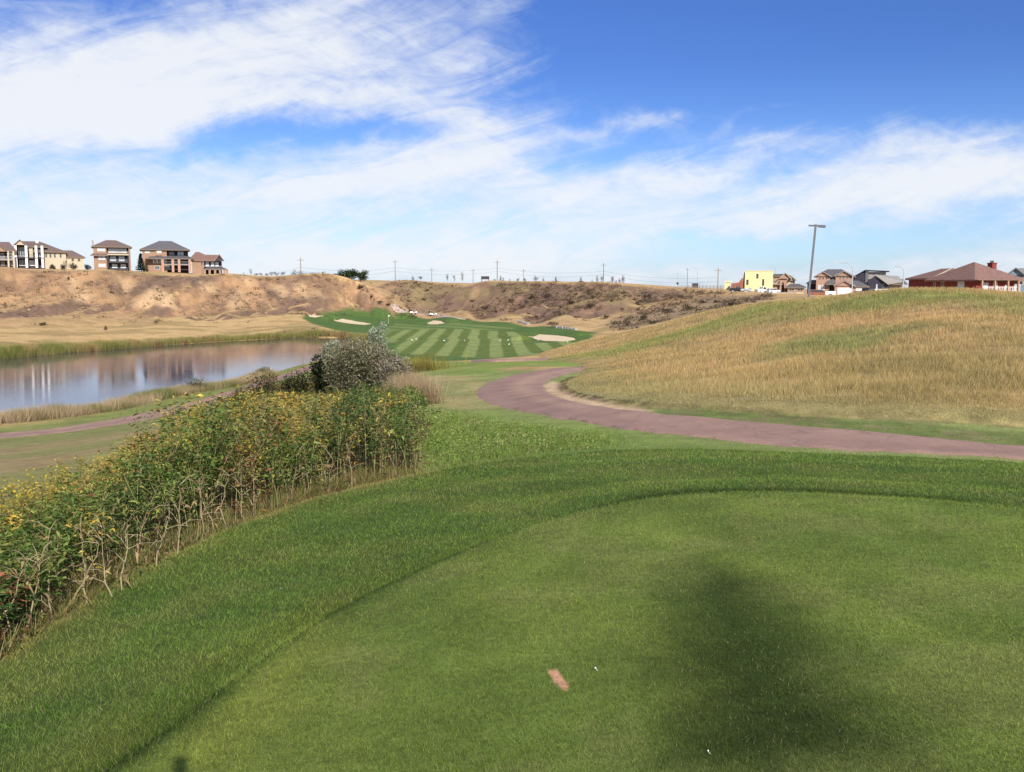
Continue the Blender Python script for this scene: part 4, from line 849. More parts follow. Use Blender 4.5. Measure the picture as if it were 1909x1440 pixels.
# tan dry grass by the grey bushes and golden flower patch
x = []; 
def band(name, pts, wd, n_, h0, h1, wb, cols, lean=.5, kind='stuff', tip=1.1):
    p = np.array([q[:2] for q in pts]); seg = np.linalg.norm(np.diff(p, axis=0), axis=1); cs = np.concatenate([[0], np.cumsum(seg)]); t = rng.random(n_) * cs[-1]; i = np.clip(np.searchsorted(cs, t) - 1, 0, len(p) - 2); f = ((t - cs[i]) / seg[i])[:, None]
    q = p[i] * (1 - f) + p[i + 1] * f; tn = (p[i + 1] - p[i]) / seg[i][:, None]; q = q + np.stack([-tn[:, 1], tn[:, 0]], 1) * (rng.normal(0, .33, n_) * wd)[:, None]
    cl = fbm(q[:, 0] / 2.5, q[:, 1] / 2.5, 331, 3); k_ = rng.random(n_) < .25 + 1.2 * cl; q = q[k_]; cl = cl[k_]; m_ = len(q)
    hh = (h0 + (h1 - h0) * rng.random(m_)) * (.55 + .9 * cl); c_ = np.array(cols)[np.clip((fbm(q[:, 0] / 3, q[:, 1] / 3, 337, 3) * 1.6 - .3 + rng.normal(0, .12, m_)) * len(cols), 0, len(cols) - 1).astype(int)]
    c_ = vary(c_, .3, .08); o = blades(name, q[:, 0], q[:, 1], hh, np.full(m_, wb) * (.6 + .8 * rng.random(m_)), lean, c_ * .6, tipcol=c_ * tip); return tag(o, kind=kind)
band('dry_grass', [at(735, 740, 31), at(765, 740, 31), at(778, 735, 29)], 1.0, 7000, .5, 1.2, .016, [C(.46, .36, .22), C(.40, .30, .18), C(.30, .25, .14)])
band('golden_weeds', [at(690, 650, 66), at(735, 650, 62), at(745, 655, 55)], 3.5, 6000, .4, 1.1, .03, [C(.40, .28, .05), C(.30, .24, .06), C(.20, .19, .06)])
# shore vegetation
band('reeds', [hit(a_, b_ - 1) for a_, b_ in ((-120, 672), (0, 667), (100, 658), (210, 650), (260, 647))], 2.6, 60000, 0.7, 1.45, .05, [C(.24, .25, .08), C(.34, .30, .12), C(.46, .36, .16), C(.30, .17, .07)], .35)
band('reeds', [hit(a_, b_ - 1) for a_, b_ in ((250, 648), (360, 639), (500, 631), (560, 627), (640, 628), (690, 636))], 2.4, 40000, .5, 1.2, .06, [C(.34, .30, .11), C(.24, .24, .08), C(.46, .36, .16), C(.22, .15, .07)], .5)
band('shore_grass', [PZ(a_, b_ + 3, -8.1) for a_, b_ in ((-200, 800), (0, 785), (131, 771), (200, 762), (262, 747), (314, 733), (393, 723), (445, 714), (500, 700))], 2.0, 60000, .35, .95, .028, [C(.58, .45, .30), C(.50, .38, .23), C(.32, .28, .13), C(.22, .23, .09)], .6)
for (px, py, wpx, hpx, lab, cols) in ((365, 728, 46, 24, 'ragged olive bush on the near pond bank', [C(.17, .16, .07), C(.13, .13, .05)]), (493, 703, 30, 18, 'thin dark twiggy bush on the pond bank right of the ragged one', [C(.09, .08, .05), C(.13, .12, .06)])):
    p = PZ(px, py, -8.0); D = math.hypot(p[0], p[1]); p = (p[0], p[1], zat(p[0], p[1])); shrub('bank_bush', lab, 'bush', p, sz(D, wpx / 2), 1.0, sz(D, hpx) + .2, 900, .18, cols, sparse=.42)

for px, py, D_, w_, h_, lab in ((118, 497, 316, 14, 11, 'dark low bush against the cream wing wall, the left one'), (137, 498, 316, 16, 9, 'dark wide bush at the corner of the low cream wing'), (163, 500, 316, 12, 8, 'small olive bush between the cream wing and the square brick house'), (98, 497, 316, 10, 5, 'lowest green shrub under the cream wall windows')):
    p = P(px, py, D_); shrub('garden_bush', lab, 'bush', (p[0], p[1], zat(p[0], p[1]) - .1), sz(D_, w_ / 2), 1.2, sz(D_, h_) + .6, 700, .35, [C(.06, .07, .035), C(.09, .09, .045), C(.05, .05, .03)], lobes=6)
# ---- hillside scrub
HS = [(1020, 556, 20, 12), (992, 553, 12, 10), (974, 571, 14, 8), (952, 562, 12, 6), (1065, 563, 22, 9), (1045, 572, 12, 6), (1100, 571, 20, 6), (1130, 590, 14, 8), (1188, 564, 13, 8), (1208, 556, 15, 12), (1105, 554, 9, 7), (1045, 585, 9, 7), (1075, 593, 12, 6), (1200, 590, 22, 12), (1170, 603, 14, 8), (1245, 584, 26, 14), (1283, 572, 24, 12), (1310, 562, 20, 7), (1160, 578, 10, 5), (1215, 601, 14, 6), (985, 608 - 24, 9, 5), (905, 575, 15, 5), (797, 541, 9, 4), (790, 558, 9, 5), (1030, 606, 22, 9), (1335, 562, 14, 6), (1365, 567, 22, 8), (880, 562, 12, 4), (1000, 590, 10, 5), (925, 581, 8, 4), (1405, 571, 10, 5), (672, 535, 16, 8), (692, 553, 10, 6), (708, 565, 14, 6), (724, 568, 12, 5), (1140, 560, 10, 5), (1165, 552, 8, 4), (1075, 548, 8, 4), (940, 543, 8, 4), (1020, 538, 7, 4)]
HS += [(80, 604, 16, 6), (128, 519, 7, 4), (294, 540, 5, 4), (207, 545, 6, 4), (197, 612, 9, 7), (290, 602, 10, 4)]
hp = [shrub('hillside_shrub', None, None, (0, 0, 0), 1.0, .9, 1.0, 350, .22, c_, lobes=5, sparse=.0) for c_ in ([C(.085, .055, .05), C(.06, .045, .04), C(.12, .085, .06)], [C(.08, .075, .035), C(.11, .095, .05), C(.055, .05, .03)], [C(.05, .035, .035), C(.08, .055, .05)])]
for i, (px, py, wpx, hpx) in enumerate(HS):
    o = hp[i] if i < 3 else copy_tree(hp[i % 3]); p = hit(px, py + hpx / 2, 120 if px < 1350 else 90); D = math.hypot(p[0], p[1]); o.location = p
    o.scale = (sz(D, wpx) / 1.6, sz(D, wpx) / 1.8, sz(D, hpx) / .9); o.rotation_euler = (0, 0, random.random() * 6.28)
    tag(o, 'low dark scrub bush dotted on the dry hillside', 'scrub bush', 'scrub bushes dotted over the dry hills')
# small sage clumps covering the slopes: nobody could count them
n_ = 34000; a_ = np.radians(-31 + 56 * rng.random(n_)); D_ = 185 + 190 * rng.random(n_); x, y = D_ * np.sin(a_), D_ * np.cos(a_)
sl = (zgrid(x * 1.008, y * 1.008) - zgrid(x, y)) / (D_ * .008); cl = fbm(x / 8, y / 16, 341, 3); k = (rng.random(n_) < sstep(.05, .12, sl) * sstep(.36, .56, cl) * np.where(a_ > -.13, 1.0, .30)); x, y, D_ = x[k], y[k], D_[k]; n_ = len(x); a2 = a_[k]
ex = []
for _ in range(900):
    t = random.random(); p = hit(1140 + 300 * t, 608 - 52 * t + random.uniform(-16, 14) * (1 - .5 * t), 140)
    if p[1] > 100: ex.append(p)
ex = np.array(ex); ke = fbm(ex[:, 0] / 6, ex[:, 1] / 12, 347, 2) > .46; ex = ex[ke]; x = np.concatenate([x, ex[:, 0]]); y = np.concatenate([y, ex[:, 1]]); n_ = len(x)
R_ = .35 + .9 * rng.random(n_) ** 2; kk = 14; cen = np.stack([x, y, zgrid(x, y)], 1); d_ = rng.normal(0, .45, (n_, kk, 3)); d_[..., 2] = np.abs(d_[..., 2]) * .7
Pq = (cen[:, None] + d_ * R_[:, None, None]).reshape(-1, 3); Lq = np.repeat(R_ * .55, kk) * (.6 + .7 * rng.random(n_ * kk)); q = leaf_quads(Pq, Lq, Lq * .5, rdirs(n_ * kk, .3))
pal = np.array([C(.15, .10, .08), C(.21, .145, .105), C(.14, .125, .065), C(.27, .20, .13)]); cc = vary(np.repeat(pal[rng.integers(0, 4, n_)], kk, 0), .25)
o = mesh_np('hillside_sage', q.reshape(-1, 3), np.arange(n_ * kk * 4).reshape(-1, 4), M['leaf'], None, np.repeat(cc[:, None], 4, 1).reshape(-1, 3)); tag(o, kind='stuff')

# ---- skyline trees
def tree(name, label, px, pyb, pyt, wpx, D, cols, group=None, kind='round', n_=500):
    b = P(px, pyb, D); t = P(px, pyt, D); h = t[2] - b[2]; w_ = sz(D, wpx); root = empty(name, (b[0], b[1], b[2] - .6), 0, label, 'tree', group)
    h += .6; m_ = MB(); m_.path([(0, 0, 0), (.02 * h, 0, h * .35), (0, .02 * h, h * .8)], [.026 * h, .018 * h, .006 * h], 7)
    for k_ in range(5):
        z_ = h * random.uniform(.25, .6); an = random.random() * 6.28; m_.tube((0, 0, z_), (math.cos(an) * w_ * .35, math.sin(an) * w_ * .35, z_ + h * .2), .012 * h, .004 * h, 5)
    m_.build('trunk', M['bark'], root)
    if kind == 'cone':
        zz = rng.random(n_) ** 1.25; r_ = (1 - zz) * w_ / 2 * (.55 + .45 * np.sin(zz * 40) ** 2) * rng.random(n_) ** .4; an = rng.random(n_) * 6.28; Pt = np.stack([r_ * np.cos(an), r_ * np.sin(an), h * (.06 + .94 * zz)], 1)
    else:
        lob = [(random.gauss(0, .17) * w_, random.gauss(0, .17) * w_, h * random.uniform(.24, .80), random.uniform(.25, .38)) for _ in range(9)]; c_ = np.array(lob)[rng.integers(0, 8, n_)]; d_ = rng.normal(0, 1, (n_, 3)); d_ /= np.linalg.norm(d_, axis=1)[:, None]
        Pt = c_[:, :3] + d_ * (rng.random(n_) ** .45)[:, None] * np.stack([c_[:, 3] * w_ * 1.15, c_[:, 3] * w_ * 1.15, c_[:, 3] * h * .8], 1); Pt[:, 2] = np.clip(Pt[:, 2], .05 * h, h * 1.02)
    L_ = max(w_, h * .5) * .13 * (.6 + .8 * rng.random(n_)); q = leaf_quads(Pt, L_, L_ * .55, rdirs(n_, .2)); cc = vary(np.array(cols)[rng.integers(0, len(cols), n_)], .35)
    mesh_np('crown', q.reshape(-1, 3), np.arange(n_ * 4).reshape(-1, 4), M['leaf'], root, np.repeat(cc[:, None], 4, 1).reshape(-1, 3)); return root
TG = [C(.06, .09, .035), C(.08, .11, .045), C(.045, .065, .03)]; TB = [C(.05, .075, .055), C(.07, .09, .07)]; TR = [C(.22, .13, .08), C(.16, .12, .07)]; TD = [C(.04, .055, .05), C(.05, .07, .055)]
tree('poplar_tree', 'left tree of the dark green clump on the left hill shoulder', 640, 521, 501, 22, 340, TG, 'clump of trees at the end of the left hill', n_=1300)
tree('poplar_tree', 'tallest middle tree of the dark green clump on the left hill shoulder', 655, 522, 500, 24, 342, TG, 'clump of trees at the end of the left hill', n_=1400)
tree('poplar_tree', 'right tree of the dark green clump on the left hill shoulder', 672, 523, 504, 22, 344, TG, 'clump of trees at the end of the left hill', n_=1300)
tree('spruce_tree', 'dark blue green spruce close to the left wall of the three storey brown house', 263, 503, 474, 20, 346, [C(.03, .05, .035), C(.045, .065, .045)], kind='cone', n_=1500)
tree('spruce_tree', 'small dark spruce filling in beside the brown house wall', 273, 504, 482, 12, 344, [C(.03, .05, .035), C(.045, .065, .045)], kind='cone', n_=700)
g = 'far tree row on the left hill skyline'
for i, (px, w_, t_) in enumerate(((468, 8, 500), (478, 9, 509), (487, 8, 509), (496, 8, 508), (506, 10, 507), (515, 11, 506), (527, 10, 507), (550, 14, 503), (560, 12, 505), (570, 12, 507), (581, 12, 508), (592, 13, 505), (602, 12, 506), (612, 11, 509), (623, 11, 510), (632, 9, 510))):
    tree('distant_tree', 'small dark far tree in the broken row on the left hill skyline', px, 513 + (px > 540) * 2, t_, w_, 460, TD, g, n_=200)
for (px, w_, t_, b_, cols, lab) in ((770, 7, 513, 522, TD, 'small dark tree first from the left beyond the middle hill skyline'), (784, 9, 514, 521, TD, 'round dark small tree second from the left on the middle hill skyline'),
    (834, 6, 509, 522, TB, 'narrow pale tree left of the tallest one on the middle hill skyline'), (847, 6, 511, 523, TB, 'small thin tree just left of the oval tree on the middle skyline'), (862, 9, 507, 522, TB, 'oval upright tree, the tallest left of the flat dark sign on the skyline'),
    (922, 7, 519, 525, TD, 'very low bush tree left of the tall middle power pole'), (933, 6, 511, 525, TB, 'thin tree just right of the tall middle power pole'), (938, 5, 516, 525, TD, 'short dark tree right of the tall middle power pole'),
    (950, 5, 519, 526, TD, 'tiny dark tree between the tall pole and the short pole'), (965, 8, 517, 526, TD, 'low round bush left of the short pole on the skyline'), (978, 7, 516, 526, TD, 'low round bush at the foot of the short pole'),
    (999, 10, 513, 527, [C(.06, .1, .05), C(.08, .12, .06)], 'green pointed tree right of the short pole on the skyline'), (1013, 6, 515, 527, TB, 'narrow tree right of the green pointed tree'), (1036, 4, 514, 527, TB, 'thinnest sapling in the gap of the middle skyline'),
    (1083, 5, 514, 529, TD, 'small tree behind the dark red roof on the skyline'), (1098, 6, 523, 530, TD, 'low dark bush right of the red roof'), (1104, 4, 520, 530, TD, 'low pointed bush right of the red roof'), (1113, 6, 513, 530, TD, 'dark tree left of the right hand power pole'),
    (1122, 7, 513, 530, TG, 'green tree close against the right hand power pole'), (1134, 9, 523, 531, TB, 'low grey bush right of the right hand power pole'), (1141, 7, 513, 531, TD, 'dark upright tree right of the right hand power pole'),
    (1148, 9, 521, 531, TB, 'low grey bush between the dark tree and the brown trees'), (1155, 8, 518, 531, TR, 'small brown leaved tree at the right of the skyline trees'), (1161, 9, 512, 531, TR, 'tallest brown leaved tree at the right end of the skyline trees')):
    tree('skyline_tree', lab, px, b_, t_, w_, 400 - (px > 1000) * 20, cols, n_=260)

# ---- poles and wires
def upole(px, pyt, pyb, D, lab, arm=True, r=.12):
    b = P(px, pyb, D); t = P(px, pyt, D); h = t[2] - b[2] + 1.5; root = empty('power_pole', (b[0], b[1], b[2] - 1.5), 0, lab, 'power pole')
    MB().tube((0, 0, 0), (0, 0, h), r * 1.3, r, 8).build('pole', M['wood'], root)
    if arm:
        MB().box(-1.1, 1.1, -.06, .06, h - .9, h - .75).build('crossarm', M['wood'], root)
        for x_ in (-1, 0, 1): MB().tube((x_, 0, h - (.75 if x_ else 0)), (x_, 0, h - (.75 if x_ else 0) + .28), .07, .04, 6).build('insulator', M['lgrey'], root)
    return root, (b[0], b[1], b[2] - 1.5 + h)
tp = [upole(561, 481, 514, 330, 'power pole above the dark trees on the left hill skyline')[1], upole(737, 485, 523, 400, 'tall power pole right of the tree clump on the skyline')[1], upole(927, 486, 525, 400, 'tallest power pole on the middle of the skyline', r=.15)[1], upole(1125, 491, 530, 380, 'power pole standing among the skyline trees', r=.13)[1], upole(1338, 500, 545, 330, 'power pole left of the yellow house')[1]]
t2 = [upole(a_, b_, c_, 520, l_, True, .13)[1] for a_, b_, c_, l_ in ((805, 500, 523, 'short far power pole left of the oval skyline tree'), (882, 502, 524, 'short far power pole left of the flat dark sign'), (976, 502, 527, 'short far power pole rising behind a round bush'), (1281, 500, 541, 'slim pole left of the dark box on the right skyline'))]
def wire(name, pts, lab, sag, r=.05, dz_=0):
    m_ = MB()
    for a, b in zip(pts[:-1], pts[1:]):
        a = Vector(a); b = Vector(b); pp = []
        for k_ in range(13): f = k_ / 12; p = a.lerp(b, f); p.z -= sag * 4 * f * (1 - f) + dz_; pp.append(p)
        m_.path(pp, [r] * 13, 4)
    o = m_.build(name, M['wire']); tag(o, lab, 'power line')
w0 = P(420, 498, 330)
wire('power_line', [w0] + tp, 'upper sagging power line strung along the tall skyline poles', 1.4, .032, 3.2)
wire('power_line', [w0] + tp, 'lower sagging power line strung along the tall skyline poles', 1.6, .032, 4.6)

# ================================================================== buildings
class House:
    def __init__(s, name, label, cat, px0, pyb, D, rz=0):
        s.s = D / F; s.px0 = px0; s.pyb = pyb; b = P(px0, pyb, D); s.ca = math.cos(math.atan2(b[0], b[1])); s.root = empty(name, b, -math.atan2(b[0], b[1]) + rz, label, cat)
    def X(s, px): return (px - s.px0) * s.s * s.ca ** 2
    def Z(s, py): return (s.pyb - py) * s.s * s.ca
    def box(s, name, mat, a, b, py0, py1, y0, y1, parent=None, bev=0):          # py0 top, py1 bottom
        return MB().box(s.X(a), s.X(b), y0, y1, s.Z(py1), s.Z(py0)).build(name, M[mat], parent or s.root)
    def hip(s, a, b, y0, y1, eave, ridge, r0, r1, mat, name='roof', over=.45, ym=None):
        x0, x1 = s.X(a), s.X(b); ze, zr = s.Z(eave), s.Z(ridge); y0 -= over; y1 += over; ym = (y0 + y1) / 2 if ym is None else ym
        v = [(x0, y0, ze), (x1, y0, ze), (x1, y1, ze), (x0, y1, ze), (s.X(r0), ym, zr), (s.X(r1), ym, zr)]; v += [(p[0], p[1], ze - .22) for p in v[:4]]
        m_ = MB().add(v, [(0, 1, 5, 4), (1, 2, 5), (2, 3, 4, 5), (3, 0, 4), (6, 7, 1, 0), (7, 8, 2, 1), (8, 9, 3, 2), (9, 6, 0, 3), (9, 8, 7, 6)])
        r = m_.build(name, M[mat], s.root)
        MB().box(x0 - .04, x1 + .04, y0 - .05, y0 - .003, ze - .26, ze - .05).build('fascia', M['wood'], r); return r
    def gable(s, a, b, y0, y1, eave, apex, mat, wall, name='gable_roof', trim='wood', apx=None):
        x0, x1 = s.X(a), s.X(b); xm = s.X(apx) if apx else (x0 + x1) / 2; ze, zr = s.Z(eave), s.Z(apex); t = .22; o = .45
        m_ = MB().prism([(x0 - o * .6, ze - .15), (xm, zr), (xm, zr + t), (x0 - o * .6 - .05, ze - .15 + t)], y0 - o, y1).prism([(xm + .002, zr), (x1 + o * .6, ze - .15), (x1 + o * .6 + .05, ze - .15 + t), (xm + .002, zr + t)], y0 - o, y1)
        r = m_.build(name, M[mat], s.root)
        MB().prism([(x0 - o * .6, ze - .2), (xm, zr - .05), (xm, zr + .1), (x0 - o * .6 - .05, ze + .02)], y0 - o - .05, y0 - o - .003).prism([(xm + .002, zr - .05), (x1 + o * .6, ze - .2), (x1 + o * .6 + .05, ze + .02), (xm + .002, zr + .1)], y0 - o - .05, y0 - o - .003).build('bargeboard', M[trim], r)
        MB().prism([(x0 + .02, ze - .02), (x1 - .02, ze - .02), (xm, zr - .06)], y0 + .02, y0 + .25).build('gable_wall', M[wall], s.root); return r
    def win(s, a, b, py0, py1, y, frame='white', pane='glass', mull=1, name='window'):
        x0, x1, z0, z1 = s.X(a), s.X(b), s.Z(py1), s.Z(py0); t = min(.12, (x1 - x0) * .12); m_ = MB()
        m_.box(x0, x1, y - .08, y + .02, z0, z0 + t).box(x0, x1, y - .08, y + .02, z1 - t, z1).box(x0, x0 + t, y - .08, y + .02, z0 + t, z1 - t).box(x1 - t, x1, y - .08, y + .02, z0 + t, z1 - t)
        for k_ in range(1, mull): xm = x0 + (x1 - x0) * k_ / mull; m_.box(xm - t / 3, xm + t / 3, y - .07, y + .02, z0 + t, z1 - t)
        f = m_.build(name, M[frame], s.root); MB().box(x0 + t * .8, x1 - t * .8, y - .03, y + .01, z0 + t * .8, z1 - t * .8).build('pane', M[pane], f); return f
    def posts(s, pxs, py0, py1, y, r=.18, mat='cream'):
        for px in pxs: x_ = s.X(px); MB().box(x_ - r, x_ + r, y - r, y + r, s.Z(py1), s.Z(py0)).build('post', M[mat], s.root)
    def rail(s, a, b, py, y, h=1.0, mat='grey'):
        x0, x1, z = s.X(a), s.X(b), s.Z(py); m_ = MB().box(x0, x1, y - .04, y + .04, z + h - .07, z + h).box(x0, x1, y - .03, y + .03, z + .08, z + .13); n_ = max(2, int((x1 - x0) / .35))
        for k_ in range(n_ + 1): xx = x0 + (x1 - x0) * k_ / n_; m_.box(xx - .02, xx + .02, y - .02, y + .02, z + .13, z + h - .07)
        m_.build('railing', M[mat], s.root)
def door(h, a, b, py0, py1, y, mat='wood', pane=False):
    f = h.box('door', mat, a, b, py0, py1, y - .06, y + .01); x_ = h.X(b) - .15; MB().box(x_ - .03, x_ + .03, y - .12, y - .062, h.Z(py1) + 1.0, h.Z(py1) + 1.12).build('handle', M['grey'], f)

# left hill houses
h = House('brick_house', 'brown roofed house cut by the left edge of the photo', 'house', -5, 496, 340)
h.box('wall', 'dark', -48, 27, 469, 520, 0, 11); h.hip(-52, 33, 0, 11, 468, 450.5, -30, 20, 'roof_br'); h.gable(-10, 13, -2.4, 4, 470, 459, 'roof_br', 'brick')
h.box('balcony', 'stone', -46, 26, 484, 486, -2.4, -.01); h.rail(-46, 26, 484, -2.35, .9, 'lgrey'); h.posts((-30, -8, 16, 26), 469, 510, -2.3, .25)
for a in (-30, -14, 2, 17): h.win(a, a + 7, 472, 482, 0, 'cream'); h.win(a, a + 7, 488, 495, 0, 'cream')
h = House('cream_house', 'long cream stucco house with white columns and a low wing, second from the left', 'house', 80, 497, 345)
h.box('wall', 'dark', 30, 79.9, 461, 520, .0, 12); h.box('wall', 'cream', 80, 124, 470, 520, -.6, 11); h.box('wall', 'cream', 124.1, 157, 479, 520, .6, 9)
h.box('wall', 'cream', 56, 63, 464, 481, -.3, -.01)
h.hip(28, 90, 0, 12, 461.5, 450, 42, 76, 'roof_br', over=.8); h.hip(63, 126, -.6, 11.8, 470, 451, 72, 80, 'roof_br', over=.9, ym=7); h.hip(112, 161, .6, 9, 479, 466, 118, 137, 'roof_br')
h.gable(31, 50, -3.4, 6, 459, 450.5, 'roof_br', 'cream'); h.posts((32, 51, 69, 80), 460, 482, -3.2, .35, 'white'); h.posts((32, 51, 69, 80), 483.3, 500, -3.2, .35, 'white')
h.box('deck', 'dark', 30, 82, 481.5, 483.2, -3.6, -.62); h.rail(30, 82, 481.5, -3.5, .9, 'dark')
for a, b in ((36, 49),): h.win(a, b, 463, 479, 0, 'white', 'glass', 3)
h.win(71, 78, 468, 479, 0, 'white', 'glass', 2); h.win(37, 48, 486, 496, 0, 'white', 'glass', 2); h.win(55, 66, 486, 496, 0, 'white', 'glass_sky_painted', 2)
for a in (85, 93, 101, 112): h.win(a, a + 4, 473, 481, -.6, 'cream')
for a in (134, 146): h.win(a, a + 5, 482, 487, .6, 'brick')
h.box('chimney', 'white', 69, 74, 449, 460, 4, 5.2)
h = House('brown_house', 'square three storey brick house with a chimney and dark stacked balconies', 'house', 208, 499.5, 352)
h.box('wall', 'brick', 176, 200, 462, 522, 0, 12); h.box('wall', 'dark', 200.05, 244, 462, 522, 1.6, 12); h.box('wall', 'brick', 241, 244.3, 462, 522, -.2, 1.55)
h.hip(172, 248, 0, 12, 461, 447.5, 200, 218, 'roof_br', over=.7); h.hip(170, 201, -1.2, .6, 477, 473.5, 175, 198, 'roof_br', 'skirt_roof', over=.1)
h.box('chimney', 'stone', 173.5, 177, 449, 462, 3, 4.2); h.win(183, 198, 463.5, 470, 0, 'cream', 'glass_sky_painted', 3)
h.box('balcony', 'cream', 201, 240.9, 474.5, 476.5, -.9, 1.55); h.box('balcony', 'dark', 201, 240.9, 488.5, 490.5, -.9, 1.55)
h.rail(201, 241, 474.5, -.85, 1.0, 'cream'); h.rail(201, 241, 488.5, -.85, 1.0, 'grey'); h.posts((202, 240), 476.6, 488.4, -.7, .2, 'dark'); h.posts((202, 240), 490.6, 500, -.7, .2, 'dark')
h.win(203, 238, 463.5, 472, 1.6, 'cream', 'glass_sky_painted', 5)
for a in (206, 222): h.win(a, a + 11, 478, 487, 1.6, 'lgrey', 'glass_sky_painted', 2); h.win(a + 3, a + 13, 492.5, 500, 1.6, 'lgrey', 'glass_sky_painted', 2)
h.win(184, 198, 492, 499, 0, 'cream', 'glass_sky_painted', 2); h.win(184, 198, 478, 486, 0, 'brick', 'glass_sky_painted', 2)
h = House('large_brick_house', 'large three storey brick house with a wraparound porch right of the spruces', 'house', 310, 504.5, 350)
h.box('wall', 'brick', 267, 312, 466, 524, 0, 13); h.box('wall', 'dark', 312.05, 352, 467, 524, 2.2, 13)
h.hip(262, 356, 0, 13, 466.5, 449, 299, 322, 'roof_gr', over=.8); h.hip(275, 362, -3.2, 2, 483, 477.5, 284, 352, 'roof_gr', 'porch_roof', over=.3, ym=1.2)
h.box('bay', 'white', 286, 311, 482.5, 491.5, -1.0, -.01); h.box('wall', 'brick', 291, 303, 468, 477.5, -.4, -.01)
for a in (288, 295, 305): h.win(a, a + 4.5, 484, 490.5, -1.0, 'cream')
for a in (272, 294): h.win(a, a + 9, 468.5, 473.5, -.4 if a == 294 else 0, 'cream', 'glass_sky_painted', 2)
h.win(316, 326, 470, 476.5, 2.2, 'grey'); h.win(332, 344, 469, 477, 2.2, 'grey', 'glass_sky_painted', 2); h.win(318, 330, 486, 494, 2.2, 'lgrey', 'glass', 2); h.win(338, 350, 486, 495, 2.2, 'grey')
h.posts((304, 322.5, 334, 354), 483.6, 508, -3.0, .42, 'brick_pk'); h.box('deck', 'stone', 304, 358, 493.5, 495, -3.3, -1.05); h.rail(304, 358, 493.5, -3.2, 1, 'grey')
for a in (289, 308): h.win(a, a + 9, 496, 503, 0, 'lgrey', 'glass', 2)
h = House('brick_cottage', 'tan brick house with a dark front gable and pillared patio at the hill end', 'house', 392, 509.5, 348)
h.box('wall', 'brick', 359, 381, 486, 526, 0, 10); h.box('wall', 'dark', 381.05, 414, 487, 526, 1.5, 10)
h.hip(352, 408, 0, 10, 486.5, 470, 366, 372, 'roof_red', over=.6, ym=5); h.hip(372, 410, 1, 9, 486.3, 475, 374, 407, 'roof_red', over=.3, ym=5); h.gable(402, 417, -1.2, 6, 487, 475.5, 'roof_red', 'dark', trim='brick_pk')
h.hip(380, 424, -3.4, 0, 502.5, 498, 388, 414, 'roof_gr', 'patio_roof', over=.2, ym=-1); h.posts((382, 391, 401, 410, 418, 423), 503.2, 514, -3.2, .36, 'brick')
for a in (384, 394, 402): h.win(a, a + 6, 489, 496.5, 1.5, 'white', 'glass_sky_painted', 2)
h.win(375, 379, 489, 495, 0, 'brick_pk'); h.box('garden_wall', 'brick', 361, 376, 500, 512, -3, -2.2); h.box('balcony', 'stone', 381, 415, 497, 498, -1.8, 1.45)

# right hand houses
h = House('yellow_house', 'flat topped bright yellow unfinished house shell', 'house', 1412, 545, 262)
h.box('wall', 'yellow', 1388, 1439.5, 506.5, 565, 0, 9); h.add = None
MB().prism([(h.X(1384.6), h.Z(565)), (h.X(1387.9), h.Z(565)), (h.X(1387.9), h.Z(507)), (h.X(1386.3), h.Z(509)), (h.X(1384.6), h.Z(521))], .4, 8).build('side_wall', M['dark'], h.root)  # shade of the unlit left side put into the wall's near-black colour
h.box('parapet', 'yellow', 1387.6, 1440, 505.6, 506.45, -.12, 9.1)
for a, b, c, d in ((1391, 1395, 522, 531.5), (1409, 1413.5, 511, 520), (1420.5, 1424, 521, 533), (1395, 1401, 538, 541)): h.win(a, b, c, d, 0, 'stone' if a == 1409 else 'dark', 'glass')
h = House('yellow_shed', 'low yellow sheathed shed left of the yellow house', 'shed', 1357, 543, 266)
h.box('wall', 'yellow', 1350.5, 1361, 527, 560, 0, 3); MB().prism([(h.X(1350), h.Z(527)), (h.X(1361.5), h.Z(527)), (h.X(1365), h.Z(524.8)), (h.X(1350), h.Z(524.8))], -.2, 3.2).build('roof', M['yellow'], h.root)
h = House('lumber_stack', 'stacked rust red boards sloping up to the yellow house', 'lumber pile', 1374, 542, 262)
MB().prism([(h.X(1361), h.Z(550)), (h.X(1386), h.Z(550)), (h.X(1384), h.Z(519)), (h.X(1381.5), h.Z(520)), (h.X(1377), h.Z(527)), (h.X(1363), h.Z(529))], .3, 3).build('boards', M['rust'], h.root)
for k_ in range(4): h.box('batten', 'wood', 1363 + k_ * 5.5, 1364 + k_ * 5.5, 529.5, 545, .15, .28)
h = House('beige_house', 'beige two storey house with peaked gables right of the yellow shell', 'house', 1460, 548, 275)
h.box('wall', 'brick_pk', 1440.5, 1466, 515, 566, 0, 9); h.box('wall', 'cream', 1466.1, 1481, 521, 566, .8, 9); h.hip(1438, 1474, 0, 9, 515, 511, 1442, 1462, 'roof_gr')
h.gable(1453, 1473, -.6, 6, 520, 510.5, 'roof_gr', 'brick_pk', trim='cream'); h.gable(1467, 1483, .2, 7, 523.5, 517, 'roof_gr', 'cream', trim='cream')
for a in (1442.5, 1450): h.win(a, a + 5, 523, 528, 0, 'cream', 'glass', 2); h.win(a, a + 5, 532, 536, 0, 'cream', 'glass', 2)
h.win(1473, 1477, 524.5, 528, .8, 'cream'); h.box('entry', 'dark', 1458, 1465, 532, 545, -.05, -.01); h.box('balcony', 'cream', 1440.5, 1458, 529.5, 531, -1.0, -.01); h.posts((1455, 1463), 524, 548, -.9, .2, 'brick_pk')
h = House('garage_building', 'low pinkish garage with two wide windows left of the lamp post', 'garage', 1484, 549, 268)
